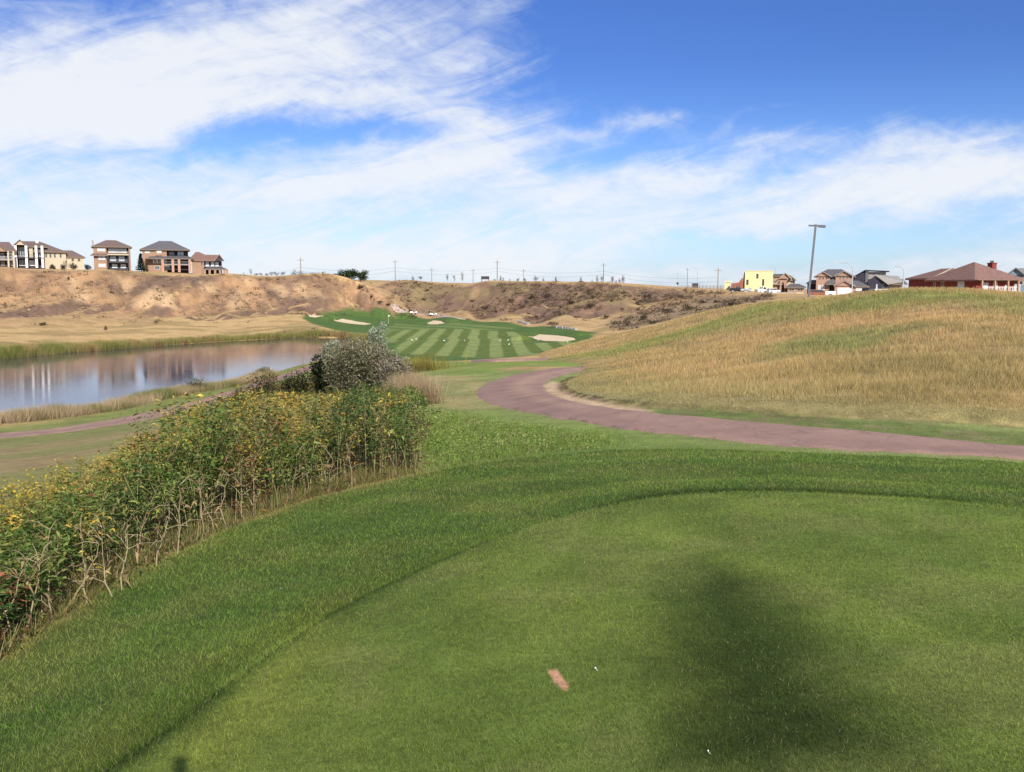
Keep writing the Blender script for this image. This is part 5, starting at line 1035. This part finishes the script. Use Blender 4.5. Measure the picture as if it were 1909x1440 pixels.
h.box('wall', 'brick_pk', 1468, 1499, 536, 566, 0, 7); h.hip(1463, 1503, 0, 7, 536, 529.5, 1473, 1489, 'roof_gr'); h.win(1470.5, 1481, 538.5, 543, 0, 'cream', 'dark', 2); h.win(1485.5, 1497, 538.5, 543, 0, 'cream', 'dark', 2)
h.box('fence', 'stone', 1456, 1482, 545, 553, -1.6, -1.45); h.box('planter', 'cream', 1484, 1498, 545, 549, -1.4, -.8)
h = House('gabled_house', 'two storey pinkish house with twin gables and white garage doors', 'house', 1565, 552, 265)
h.box('wall', 'brick_pk', 1520.5, 1546, 515, 572, 0, 11); h.box('wall', 'brick_pk', 1556.5, 1587, 514.5, 572, 0, 11); h.box('wall', 'dark', 1546.05, 1556.45, 516, 572, 2, 11); h.box('wall', 'black', 1503, 1520.4, 528, 572, 5, 11)
h.hip(1516, 1594, .5, 12, 516, 502, 1540, 1567, 'roof_gr'); h.gable(1519.5, 1546.5, -.3, 6, 515.5, 507.8, 'roof_gr', 'brick_pk', trim='stone'); h.gable(1556, 1588, -.3, 6, 515, 506.8, 'roof_gr', 'brick_pk', trim='stone')
h.hip(1501, 1522, 4.5, 11, 528, 522, 1508, 1519, 'roof_gr', 'side_roof')
h.box('garage_wall', 'brick_pk', 1555.5, 1616, 534, 572, -5, -.02); h.gable(1556, 1591, -5.3, .0, 533.5, 525, 'roof_gr', 'brick_pk', trim='stone'); h.hip(1586, 1619, -5, 0, 534.5, 524, 1590, 1598, 'roof_gr', 'garage_roof')
for a, b in ((1561, 1587), (1594, 1611)):
    g = h.box('garage_door', 'white', a, b, 537, 552.5, -5.09, -5.01)
    m_ = MB()
    for k_ in range(1, 4): z_ = h.Z(552.5) + k_ * (h.Z(537) - h.Z(552.5)) / 4; m_.box(h.X(a) + .05, h.X(b) - .05, -5.105, -5.092, z_ - .02, z_ + .02)
    m_.build('panel_seam', M['stone'], g)
for a in (1526, 1532, 1538): h.win(a, a + 3.2, 516.5, 521.5, 0, 'cream')
for a in (1563.5, 1570, 1576.5): h.win(a, a + 3.2, 514.5, 520.5, 0, 'cream')
for a in (1524.5, 1531.5): h.win(a, a + 5, 532, 541.5, 0, 'white', 'glass_sky_painted')
h.hip(1539, 1557, -1, 3, 530, 518.5, 1545, 1556, 'roof_gr', 'entry_roof'); door(h, 1548, 1553, 534, 551, 2)
h = House('modern_dark_house', 'angular charcoal modern house with a slanted flat roof', 'house', 1635, 550, 275)
MB().prism([(h.X(1589), h.Z(570)), (h.X(1611.9), h.Z(570)), (h.X(1611.9), h.Z(505.5)), (h.X(1589), h.Z(516.5))], -1, 9).build('wall', M['black'], h.root)
h.box('wall', 'grey', 1612, 1617.5, 507, 570, -1.2, 9); h.box('wall', 'stone', 1617.6, 1650, 508, 522, -.6, 9); h.box('wall', 'black', 1617.6, 1655, 522.1, 570, .8, 9)
MB().prism([(h.X(1586), h.Z(518)), (h.X(1611), h.Z(504)), (h.X(1656), h.Z(506.3)), (h.X(1656), h.Z(507.6)), (h.X(1611), h.Z(505.4)), (h.X(1587), h.Z(519))], -1.8, 9.6).build('roof', M['black'], h.root)
MB().add([(h.X(1629), -2.4, h.Z(512.5)), (h.X(1654), -3.2, h.Z(530)), (h.X(1682), -1, h.Z(525.5)), (h.X(1673), 3, h.Z(515.5)), (h.X(1629), -2.4, h.Z(513.8)), (h.X(1654), -3.2, h.Z(531.3)), (h.X(1682), -1, h.Z(526.8)), (h.X(1673), 3, h.Z(516.8))], [(0, 1, 2, 3), (7, 6, 5, 4), (0, 4, 5, 1), (1, 5, 6, 2), (2, 6, 7, 3), (3, 7, 4, 0)]).build('slanted_roof', M['roof_lt'], h.root)
MB().prism([(h.X(1617.7), h.Z(570)), (h.X(1653.5), h.Z(570)), (h.X(1653.5), h.Z(531)), (h.X(1630), h.Z(515)), (h.X(1617.7), h.Z(524))], -2.2, -1.9).build('front_wall', M['black'], h.root)
h.box('wall', 'stone', 1654, 1680, 531.4, 570, -.8, 6); h.win(1632, 1636, 530, 541, -2.2, 'grey', 'glass_sky_painted'); h.win(1643, 1648, 529, 540, -2.2, 'grey', 'glass'); door(h, 1622, 1627, 530, 548, -2.2, 'dark')
h.hip(1655, 1690, -1.6, 5, 530, 521, 1667, 1682, 'roof_gr', 'garage_roof')

# red brown corner house: built square, turned so that a corner faces the tee
D_ = 190; s_ = D_ / F; b = P(1815, 548, D_); yaw = -math.atan2(b[0], b[1]); rr = empty('red_brick_house', b, yaw + math.radians(-42), 'dark red brick bungalow with a wide hipped roof and red chimney behind the mound', 'house')
cr = math.cos(math.atan2(b[0], b[1])); zz = lambda py: (548 - py) * s_ * cr
# local axes: the near corner is the origin; -x side runs left, +y runs away to the right
c42, s42 = math.cos(math.radians(42)), math.sin(math.radians(42))
Lx = 84 * s_ * cr ** 2 / c42; Ly = 88 * s_ * cr ** 2 / s42
MB().box(-Lx, 0, 0, Ly, zz(575), zz(522)).build('wall', M['maroon'], rr)
GW = 6.6
MB().box(-Lx - GW, -Lx - .01, .9, 9, zz(575), zz(519)).build('garage_wall', M['maroon'], rr)
def hipL(x0, x1, y0, y1, ze, zr, rx0, rx1, ry0, ry1, name, o=.9):
    x0 -= o; x1 += o; y0 -= o; y1 += o; v = [(x0, y0, ze), (x1, y0, ze), (x1, y1, ze), (x0, y1, ze), (rx0, ry0, zr), (rx1, ry1, zr)] + [(x0, y0, ze - .3), (x1, y0, ze - .3), (x1, y1, ze - .3), (x0, y1, ze - .3)]
    return MB().add(v, [(0, 1, 5, 4), (1, 2, 5), (2, 3, 4, 5), (3, 0, 4), (6, 7, 1, 0), (7, 8, 2, 1), (8, 9, 3, 2), (9, 6, 0, 3), (9, 8, 7, 6)]).build(name, M['roof_red'], rr)
hipL(-Lx, 0, 0, Ly, zz(522), zz(488.5), -4.4, -4.2, 4.4, 4.6, 'roof'); hipL(-Lx, -2, 2, 9, zz(521.5), zz(501), -Lx - 1, -6.5, 5.4, 5.6, 'roof'); hipL(-Lx - GW, -Lx, .9, 9, zz(518.5), zz(499), -Lx - 2.4, -Lx + .6, 5, 5, 'garage_roof', .5)
r_ = MB().box(-Lx - .35, -Lx - .12, -.3, 5, 0, .001); MB().add([(-Lx - .1, .1, zz(519.5)), (-Lx + .25, .1, zz(519.5)), (-Lx + .25, 5.0, zz(500.5)), (-Lx - .1, 5.0, zz(500.5)), (-Lx - .1, .1, zz(517)), (-Lx + .25, .1, zz(517)), (-Lx + .25, 5.0, zz(498.5)), (-Lx - .1, 5.0, zz(498.5))], [(0, 3, 2, 1), (4, 5, 6, 7), (0, 1, 5, 4), (1, 2, 6, 5), (2, 3, 7, 6), (3, 0, 4, 7)]).build('fire_wall_coping', M['cream'], rr)
ch = MB().box(-3.4, -2.3, 6.9, 8.0, zz(505), zz(491)).box(-3.5, -2.2, 6.8, 8.1, zz(490.9), zz(489.5)).build('chimney', M['maroon'], rr)
for y_ in (7.2, 7.7): MB().tube((-2.9, y_, zz(489.4)), (-2.9, y_, zz(485.5)), .14, .14, 8).build('flue', M['dark'], ch)
def winL(x0, x1, z0, z1, y, face, pane='glass'):
    t = .1; m_ = MB(); q = MB()
    if face == 'x':   # on the left facade, y = 0 plane
        m_.box(x0, x1, y - .08, y - .005, z0, z0 + t).box(x0, x1, y - .08, y - .005, z1 - t, z1).box(x0, x0 + t, y - .08, y - .005, z0 + t, z1 - t).box(x1 - t, x1, y - .08, y - .005, z0 + t, z1 - t); q.box(x0 + t * .8, x1 - t * .8, y - .05, y - .01, z0 + t * .8, z1 - t * .8)
    else:
        m_.box(y + .005, y + .08, x0, x1, z0, z0 + t).box(y + .005, y + .08, x0, x1, z1 - t, z1).box(y + .005, y + .08, x0, x0 + t, z0 + t, z1 - t).box(y + .005, y + .08, x1 - t, x1, z0 + t, z1 - t); q.box(y + .01, y + .05, x0 + t * .8, x1 - t * .8, z0 + t * .8, z1 - t * .8)
    f = m_.build('window', M['cream'], rr); q.build('pane', M[pane], f)
winL(-9.4, -8.8, zz(537), zz(526), 0, 'x'); winL(-7.6, -6.8, zz(537), zz(525), 0, 'x'); winL(-3.7, -2.1, zz(540), zz(524.5), 0, 'x', 'glass_sky_painted')
winL(2.2, 3.6, zz(541), zz(527), 0, 'y', 'glass_sky_painted'); winL(4.6, 5.8, zz(541), zz(527), 0, 'y', 'glass_sky_painted'); winL(7.6, 8.7, zz(545), zz(531), 0, 'y', 'glass_sky_painted')
for y_ in (.15, 3.3, 6.6, 9.2): MB().box(1.3, 1.6, y_, y_ + .3, zz(575), zz(523.2)).build('porch_post', M['brick_pk'], rr)
MB().box(.02, 1.7, -.9, 10, zz(523.1), zz(522.3)).build('porch_roof', M['wood'], rr)
m_ = MB().box(1.35, 1.5, .45, 9.1, zz(536), zz(535.2)).box(1.35, 1.5, .45, 9.1, zz(543), zz(542.2))
for k_ in range(21): m_.box(1.38, 1.46, .5 + k_ * .41, .6 + k_ * .41, zz(542.1), zz(536.1))
m_.build('railing', M['white'], rr); MB().box(0.02, .12, 9.9, 11.6, zz(560), zz(530)).build('garage_door', M['lgrey'], rr)
h = House('blue_house', 'blue grey house with a pale roof at the right edge behind the red bungalow', 'house', 1892, 552, 215)
h.box('wall', 'blue', 1877, 1935, 515, 575, 0, 10); h.gable(1876, 1906, -.5, 6, 514, 501.5, 'roof_lt', 'blue', trim='grey'); h.hip(1885, 1945, 1, 11, 514, 500, 1895, 1930, 'roof_lt'); h.win(1888, 1896, 522, 532, 0, 'white', 'glass', 2); h.win(1900, 1906, 522, 532, 0, 'white')

# skyline odds and ends
h = House('hay_shelter', 'flat dark roofed shelter on thin legs on the middle skyline', 'shelter', 905, 525, 390)
h.box('roof', 'dark', 897, 912, 515.5, 521, 0, 3); h.posts((898, 911), 521.1, 532, .3, .2, 'wood'); h.posts((898, 911), 521.1, 532, 2.7, .2, 'wood')
h = House('red_roof_barn', 'tiny dark red roofed barn behind the skyline trees', 'barn', 1082, 530, 390)
h.box('wall', 'maroon', 1077, 1088, 526.5, 540, 0, 6); h.hip(1075.5, 1090, 0, 6, 527, 524, 1080, 1087, 'maroon')
h = House('dark_sign_box', 'square dark container standing on the right part of the skyline', 'container', 1298, 538, 300)
h.box('body', 'dark', 1292, 1301.5, 529.5, 548, 0, 2.5); h.box('side_panel', 'wood', 1289.5, 1291.95, 530, 548, .2, 2.4); h.box('roof', 'black', 1289, 1302, 528.6, 529.4, -.1, 2.6)
h = House('round_road_sign', 'small dark round sign on a thin white post on the right skyline', 'sign', 1263, 538, 290)
MB().tube((0, 0, -1), (0, 0, h.Z(507)), .05, .05, 6).build('post', M['lgrey'], h.root); MB().tube((0, -.12, h.Z(529)), (0, -.06, h.Z(529)), .38, .38, 14).build('sign_face', M['dark'], h.root)
h = House('lamp_mast', 'thin pale lamp mast between the round sign and the slim pole', 'street lamp', 1272 + 28, 540, 420)
MB().tube((0, 0, -3), (0, 0, h.Z(503)), .12, .08, 6).build('pole', M['lgrey'], h.root); MB().tube((0, 0, h.Z(503)), (-2.2, 0, h.Z(500.5)), .07, .05, 6).build('arm', M['lgrey'], h.root); MB().box(-3, -2.2, -.15, .15, h.Z(500.8), h.Z(500)).build('lamp_head', M['lgrey'], h.root)
h = House('skyline_fence', 'low dark rail fence along the right skyline by the dark container', 'fence', 1290, 540, 285)
m_ = MB()
for k_ in range(3): m_.box(h.X(1264), h.X(1350), 0, .08, .25 + k_ * .35, .37 + k_ * .35)
m_.build('rails', M['wood'], h.root)
for k_ in range(14): x_ = h.X(1264) + k_ * (h.X(1350) - h.X(1264)) / 13; MB().box(x_ - .07, x_ + .07, .09, .2, -2.5, 1.25).build('post', M['wood'], h.root)

# ---- street lamps
b = P(1505.5, 562, 97); s_ = 97 / F
r = empty('parking_lot_lamp', (b[0], b[1], b[2] - .8), -math.atan2(b[0], b[1]), 'tall dark square lamp post with a flat lamp head, rising behind the mound', 'lamp post'); r.rotation_euler = (0, math.radians(3.6), r.rotation_euler[2])
hh = 141 * s_ * .953 + .8; MB().box(-.105, .105, -.105, .105, .35, hh).build('pole', M['grey'], r); MB().tube((0, 0, 0), (0, 0, .9), .26, .26, 16).build('base', M['stone'], r)
MB().box(-.68, .25, -.06, .06, hh - .22, hh - .06).build('arm', M['grey'], r); lh = MB().box(.26, .95, -.17, .17, hh - .27, hh - .03).build('lamp_head', M['grey'], r, bevel=.03); MB().box(.35, .9, -.12, .12, hh - .29, hh - .272).build('lens', M['lgrey'], lh)
def arch_lamp(px, pyb, pyk, tx, ty, D, lab):
    b = P(px, pyb, D); ca_ = math.cos(math.atan2(b[0], b[1])); s_ = D / F * ca_; r = empty('street_lamp', (b[0], b[1], b[2] - 1), -math.atan2(b[0], b[1]), lab, 'street lamp', None); hk = (pyb - pyk) * s_ + 1; dx = (tx - px) * s_ * ca_; ht = (pyb - ty) * s_ + 1
    MB().tube((0, 0, 0), (0, 0, hk), .10, .07, 8).build('pole', M['lgrey'], r); pts = [(dx * (1 - math.cos(t)), 0, hk + (ht - hk) * math.sin(t)) for t in [math.pi / 2 * k_ / 8 for k_ in range(9)]]; MB().path(pts, [.07 - .004 * k_ for k_ in range(9)], 6).build('arm', M['lgrey'], r)
    MB().box(dx - .65 * (1 if dx < 0 else -1) - .3, dx + .05, -.14, .14, ht - .1, ht + .05).build('lamp_head', M['lgrey'], r)
arch_lamp(1588, 557, 508, 1573, 491, 170, 'pale street lamp with arched arm in front of the twin gabled house'); arch_lamp(1683.5, 548, 512, 1677, 498, 170, 'pale street lamp with arched arm between the charcoal house and the red bungalow'); arch_lamp(1445, 549, 508, 1437, 497, 290, 'thin street lamp curving up behind the yellow house')

# ---- vehicles
def vehicle(name, label, cat, px, pyb, D, L, Hh, Wd, paint, rz, kind='suv'):
    b = P(px, pyb, D); r = empty(name, b, -math.atan2(b[0], b[1]) + rz, label, cat); l = L / 2; g_ = .28
    prof = {'suv': [(-l, g_), (l, g_), (l, .95), (l * .96, 1.0), (l * .55, 1.08), (l * .28, Hh - .04), (-l * .82, Hh), (-l * .97, 1.1)],
            'sedan': [(-l, g_), (l, g_), (l, .75), (l * .5, .92), (l * .2, Hh), (-l * .4, Hh), (-l * .75, .98), (-l, .9)],
            'pickup': [(-l, g_ + .1), (l, g_ + .1), (l, 1.0), (l * .5, 1.12), (l * .3, Hh), (-l * .12, Hh), (-l * .2, 1.15), (-l, 1.12)],
            'trailer': [(-l, .45), (l, .45), (l, Hh - .1), (l * .97, Hh), (-l * .97, Hh), (-l, Hh - .1)]}[kind]
    MB().prism(prof, -Wd / 2, Wd / 2).build('body', M[paint], r, bevel=.05)
    if kind != 'trailer':
        x0, x1 = {'suv': (-l * .85, l * .3), 'sedan': (-l * .5, l * .25), 'pickup': (-l * .12, l * .3)}[kind]; zt = Hh - .1; zb = 1.08 if kind != 'sedan' else .95
        for sy in (-1, 1):
            y0 = sy * Wd / 2; MB().prism([(x0, zb), (x1 + .25, zb), (x1 - .1, zt), (x0 + .1, zt)], min(y0, y0 + sy * .02), max(y0, y0 + sy * .02)).build('side_window', M['glass'], r)
        MB().box(l - .01, l + .03, -Wd * .42, -Wd * .26, .65, .82).build('headlight', M['white'], r); MB().box(l - .01, l + .03, Wd * .26, Wd * .42, .65, .82).build('headlight', M['white'], r)
    for sx in ((-.62, .62) if kind != 'trailer' else (-.15, .15)):
        for sy in (-1, 1): y0 = sy * (Wd / 2 - .1); w_ = MB().tube((sx * l, y0 - .12, .34), (sx * l, y0 + .12, .34), .34, .34, 14).build('wheel', M['tyre'], r); MB().tube((sx * l, y0 + sy * .125, .34), (sx * l, y0 + sy * .14, .34), .19, .19, 10).build('rim', M['silver'], w_)
    return r
vehicle('parked_suv', 'dark maroon parked vehicle left of the twin gabled house garage', 'vehicle', 1527, 554, 225, 4.8, 1.7, 1.9, 'rust', .1)
vehicle('utility_trailer', 'small white trailer parked on the driveway before the twin gabled house', 'trailer', 1548, 554, 222, 2.2, 1.3, 1.7, 'white', 0, 'trailer')
vehicle('red_car', 'low red car parked before the narrow white garage door', 'car', 1601, 554, 225, 4.2, 1.35, 1.8, 'redpaint', .1, 'sedan')
vehicle('dark_suv', 'dark blue black suv parked between the red car and the white trailer', 'car', 1620.5, 551, 232, 3.4, 1.7, 1.9, 'darkpaint', .9)
vehicle('white_trailer', 'long white box trailer before the charcoal modern house', 'trailer', 1640, 551, 236, 3.3, 1.5, 2.0, 'white', .05, 'trailer')
vehicle('white_pickup', 'white pickup with dark cab top parked before the yellow house', 'truck', 1420.5, 548, 245, 3.3, 1.8, 1.9, 'white', .5, 'pickup')
vehicle('white_suv', 'silver white suv parked at the right corner of the yellow house', 'car', 1441.5, 549, 243, 3.0, 1.5, 1.9, 'silver', .4)
vehicle('dark_pickup', 'dark pickup loaded with a pale panel left of the yellow house', 'truck', 1374, 545.5, 245, 3.8, 1.5, 1.8, 'darkpaint', .1, 'pickup')
vehicle('flat_trailer', 'pale flat trailer hitched in front of the yellow house', 'trailer', 1391, 546, 243, 2.8, 1.0, 1.6, 'lgrey', 0, 'trailer')

def golf_cart(px, py, lab, rz):
    p = hit(px, py, 150); p = (p[0], p[1], p[2] + .02); r = empty('golf_cart', p, rz, lab, 'golf cart', 'golf carts on the far path'); 
    MB().prism([(-1.15, .3), (1.15, .3), (1.2, .75), (.75, .85), (.55, .42), (-.1, .42), (-.15, .8), (-1.1, .85)], -.58, .58).build('body', M['white'], r, bevel=.04)
    MB().box(-.5, .05, -.52, .52, .86, 1.0).build('seat', M['dark'], r); MB().box(-.62, -.5, -.52, .52, .86, 1.35).build('backrest', M['dark'], r)
    MB().box(-.95, .75, -.6, .6, 1.86, 1.95).build('canopy', M['dark'], r, bevel=.03)
    for x_ in (-.85, .65):
        for y_ in (-.54, .54): MB().tube((x_, y_, .8), (x_ - .05, y_, 1.86), .025, .025, 6).build('canopy_post', M['lgrey'], r)
    for x_ in (-.72, .78):
        for y_ in (-.58, .58): MB().tube((x_, y_ - .09, .24), (x_, y_ + .09, .24), .24, .24, 12).build('wheel', M['tyre'], r)
    for y_ in (-.25, .25): MB().tube((-1.0, y_, .6), (-1.1, y_, 1.5), .14, .16, 8).build('golf_bag', M['darkpaint'], r)
golf_cart(770, 586, 'golf cart farther left on the far path above the small bunker', .4); golf_cart(807, 589, 'golf cart farther right on the far path above the small bunker', .25)
p = hit(724, 604, 150); r = empty('golf_flagstick', p, 0, 'thin flagstick with small white flag on the far green', 'flagstick'); MB().tube((0, 0, 0), (0, 0, 2.3), .03, .02, 6).build('stick', M['white'], r); MB().prism([(.03, 2.3), (.6, 2.15), (.03, 1.95)], -.01, .01).build('flag', M['white'], r)
# white range markers on the fairway
gp = None
for i, (px, py) in enumerate(((768, 636), (776, 634), (828, 637), (866, 637), (932, 637), (947, 636), (949, 644), (1003, 636), (1058, 640))):
    p = hit(px, py, 100)
    if gp is None:
        gp = empty('white_bird', p); m_ = MB(); m_.path([(-.26, 0, .2), (-.12, 0, .2), (.06, 0, .24), (.16, 0, .3)], [.02, .10, .11, .04], 8); m_.path([(.13, 0, .3), (.2, 0, .36), (.27, 0, .36)], [.05, .055, .02], 8); m_.build('body', M['white'], gp)
        MB().tube((.27, 0, .36), (.34, 0, .35), .015, .005, 5).build('beak', M['wood'], gp)
        for y_ in (-.04, .04): MB().tube((.0, y_, 0), (.0, y_, .18), .012, .012, 5).build('leg', M['wood'], gp)
        o = gp
    else: o = copy_tree(gp)
    o.location = p; o.scale = (.7, .7, .7); o.rotation_euler = (0, 0, random.random() * 6.28); tag(o, 'small white bird standing on the striped fairway', 'bird', 'white birds scattered on the fairway')
# stone edge strips at the foot of the middle hill
for pts, lab in ((((968, 601), (985, 606)), 'short pale stone edging at the foot of the middle hill'), (((1036, 612), (1075, 616)), 'long pale stone edging at the right foot of the middle hill')):
    q = [np.array(hit(a_, b_)) for a_, b_ in pts]; m_ = MB(); n_ = 14
    for k_ in range(n_):
        c_ = q[0] + (q[1] - q[0]) * (k_ + .5) / n_; z_ = zat(c_[0], c_[1]); w_ = random.uniform(.25, .5); m_.box(c_[0] - w_, c_[0] + w_, c_[1] - .3, c_[1] + .3, z_ - .2, z_ + random.uniform(.25, .55), random.random(), (c_[0], c_[1]))
    tag(m_.build('stone_edging', M['stone']), lab, 'stone edging')
# small broken golf tees and the peg marker on the path edge
def peg(px, py, lab, s_=1.0, mat='white', dmin=2.0):
    p = hit(px, py, dmin); r = empty('golf_tee', (p[0], p[1], p[2] + .008), random.random() * 6, lab, 'golf tee'); MB().path([(-.02 * s_, 0, .004), (.01 * s_, 0, .006), (.018 * s_, 0, .008)], [.0015 * s_, .0022 * s_, .0055 * s_], 8).build('shaft', M[mat], r); MB().tube((.018 * s_, 0, .008), (.022 * s_, 0, .0085), .0055 * s_, .006 * s_, 10).build('cup', M[mat], r)
peg(1112, 1254, 'white broken golf tee lying right of the bare divot', .6); peg(1322, 1410, 'white golf tee scrap lying nearest the bottom of the photo', .45); peg(525, 1101, 'pale golf tee scrap on the lawn left of the tee edge', .55, 'stone')
# unseen post added behind the camera to cast the shadow at the lower left
t = PZ(335, 1415, 0); ht = 2.3; k = ht / math.tan(SUN_EL); bx, by = t[0] + math.sin(SUN_AZ) * k, t[1] + math.cos(SUN_AZ) * k
r = empty('shadow_caster_post', (bx, by, zat(bx, by)), 0, 'added unseen wooden post that casts the square shadow tip on the lower left lawn', 'post'); MB().box(-.027, .027, -.027, .027, -.1, ht, -SUN_AZ).build('post', M['wood'], r)

# ---- labels that single out each repeat, counted from the left
ORD = 'first second third fourth fifth sixth seventh eighth ninth tenth eleventh twelfth thirteenth fourteenth fifteenth sixteenth seventeenth eighteenth nineteenth twentieth'.split()
def ordn(i):
    if i < 20: return ORD[i]
    t = 'twenty thirty forty fifty sixty seventy eighty ninety'.split()[(i + 1) // 10 - 2]; r = (i + 1) % 10
    return t + '-' + ORD[r - 1] if r else {20: 'twentieth', 30: 'thirtieth', 40: 'fortieth', 50: 'fiftieth', 60: 'sixtieth', 70: 'seventieth', 80: 'eightieth', 90: 'ninetieth'}[i + 1]
def number(objs, fmt):
    objs = sorted(objs, key=lambda o: math.atan2(o.location.x, o.location.y))
    for i, o in enumerate(objs): o['label'] = fmt.format(ordn(i))
tops = [o for o in COL.objects if not o.parent]
grp = lambda g: [o for o in tops if o.get('group', '').startswith(g)]
number(grp('dead stalks'), '{} pale dead stalk from the left at the foot of the thicket by the lawn')
number(grp('far tree row'), '{} small dark tree from the left in the row on the left hill skyline')
number(grp('white birds'), '{} small white bird from the left on the striped fairway')
sb_ = grp('scrub bushes'); left_ = [o for o in sb_ if math.atan2(o.location.x, o.location.y) < -.19]; gul = [o for o in sb_ if -.19 <= math.atan2(o.location.x, o.location.y) < -.12]; mid = [o for o in sb_ if math.atan2(o.location.x, o.location.y) >= -.12]
number(left_, '{} dark scrub bush from the left on the left hillside and meadow'); number(gul, '{} dark scrub bush from the left in the gully between the two hills'); number(mid, '{} dark scrub bush from the left on the brown middle hillside')
fl = grp('yellow flowering weeds'); nearf = [o for o in fl if o.location.y < 15]; farf = [o for o in fl if o.location.y >= 15]
number(nearf, '{} tall yellow flowering weed from the left at the near edge of the thicket'); number(farf, '{} golden flowering weed from the left in the dense patch before the grey bushes')
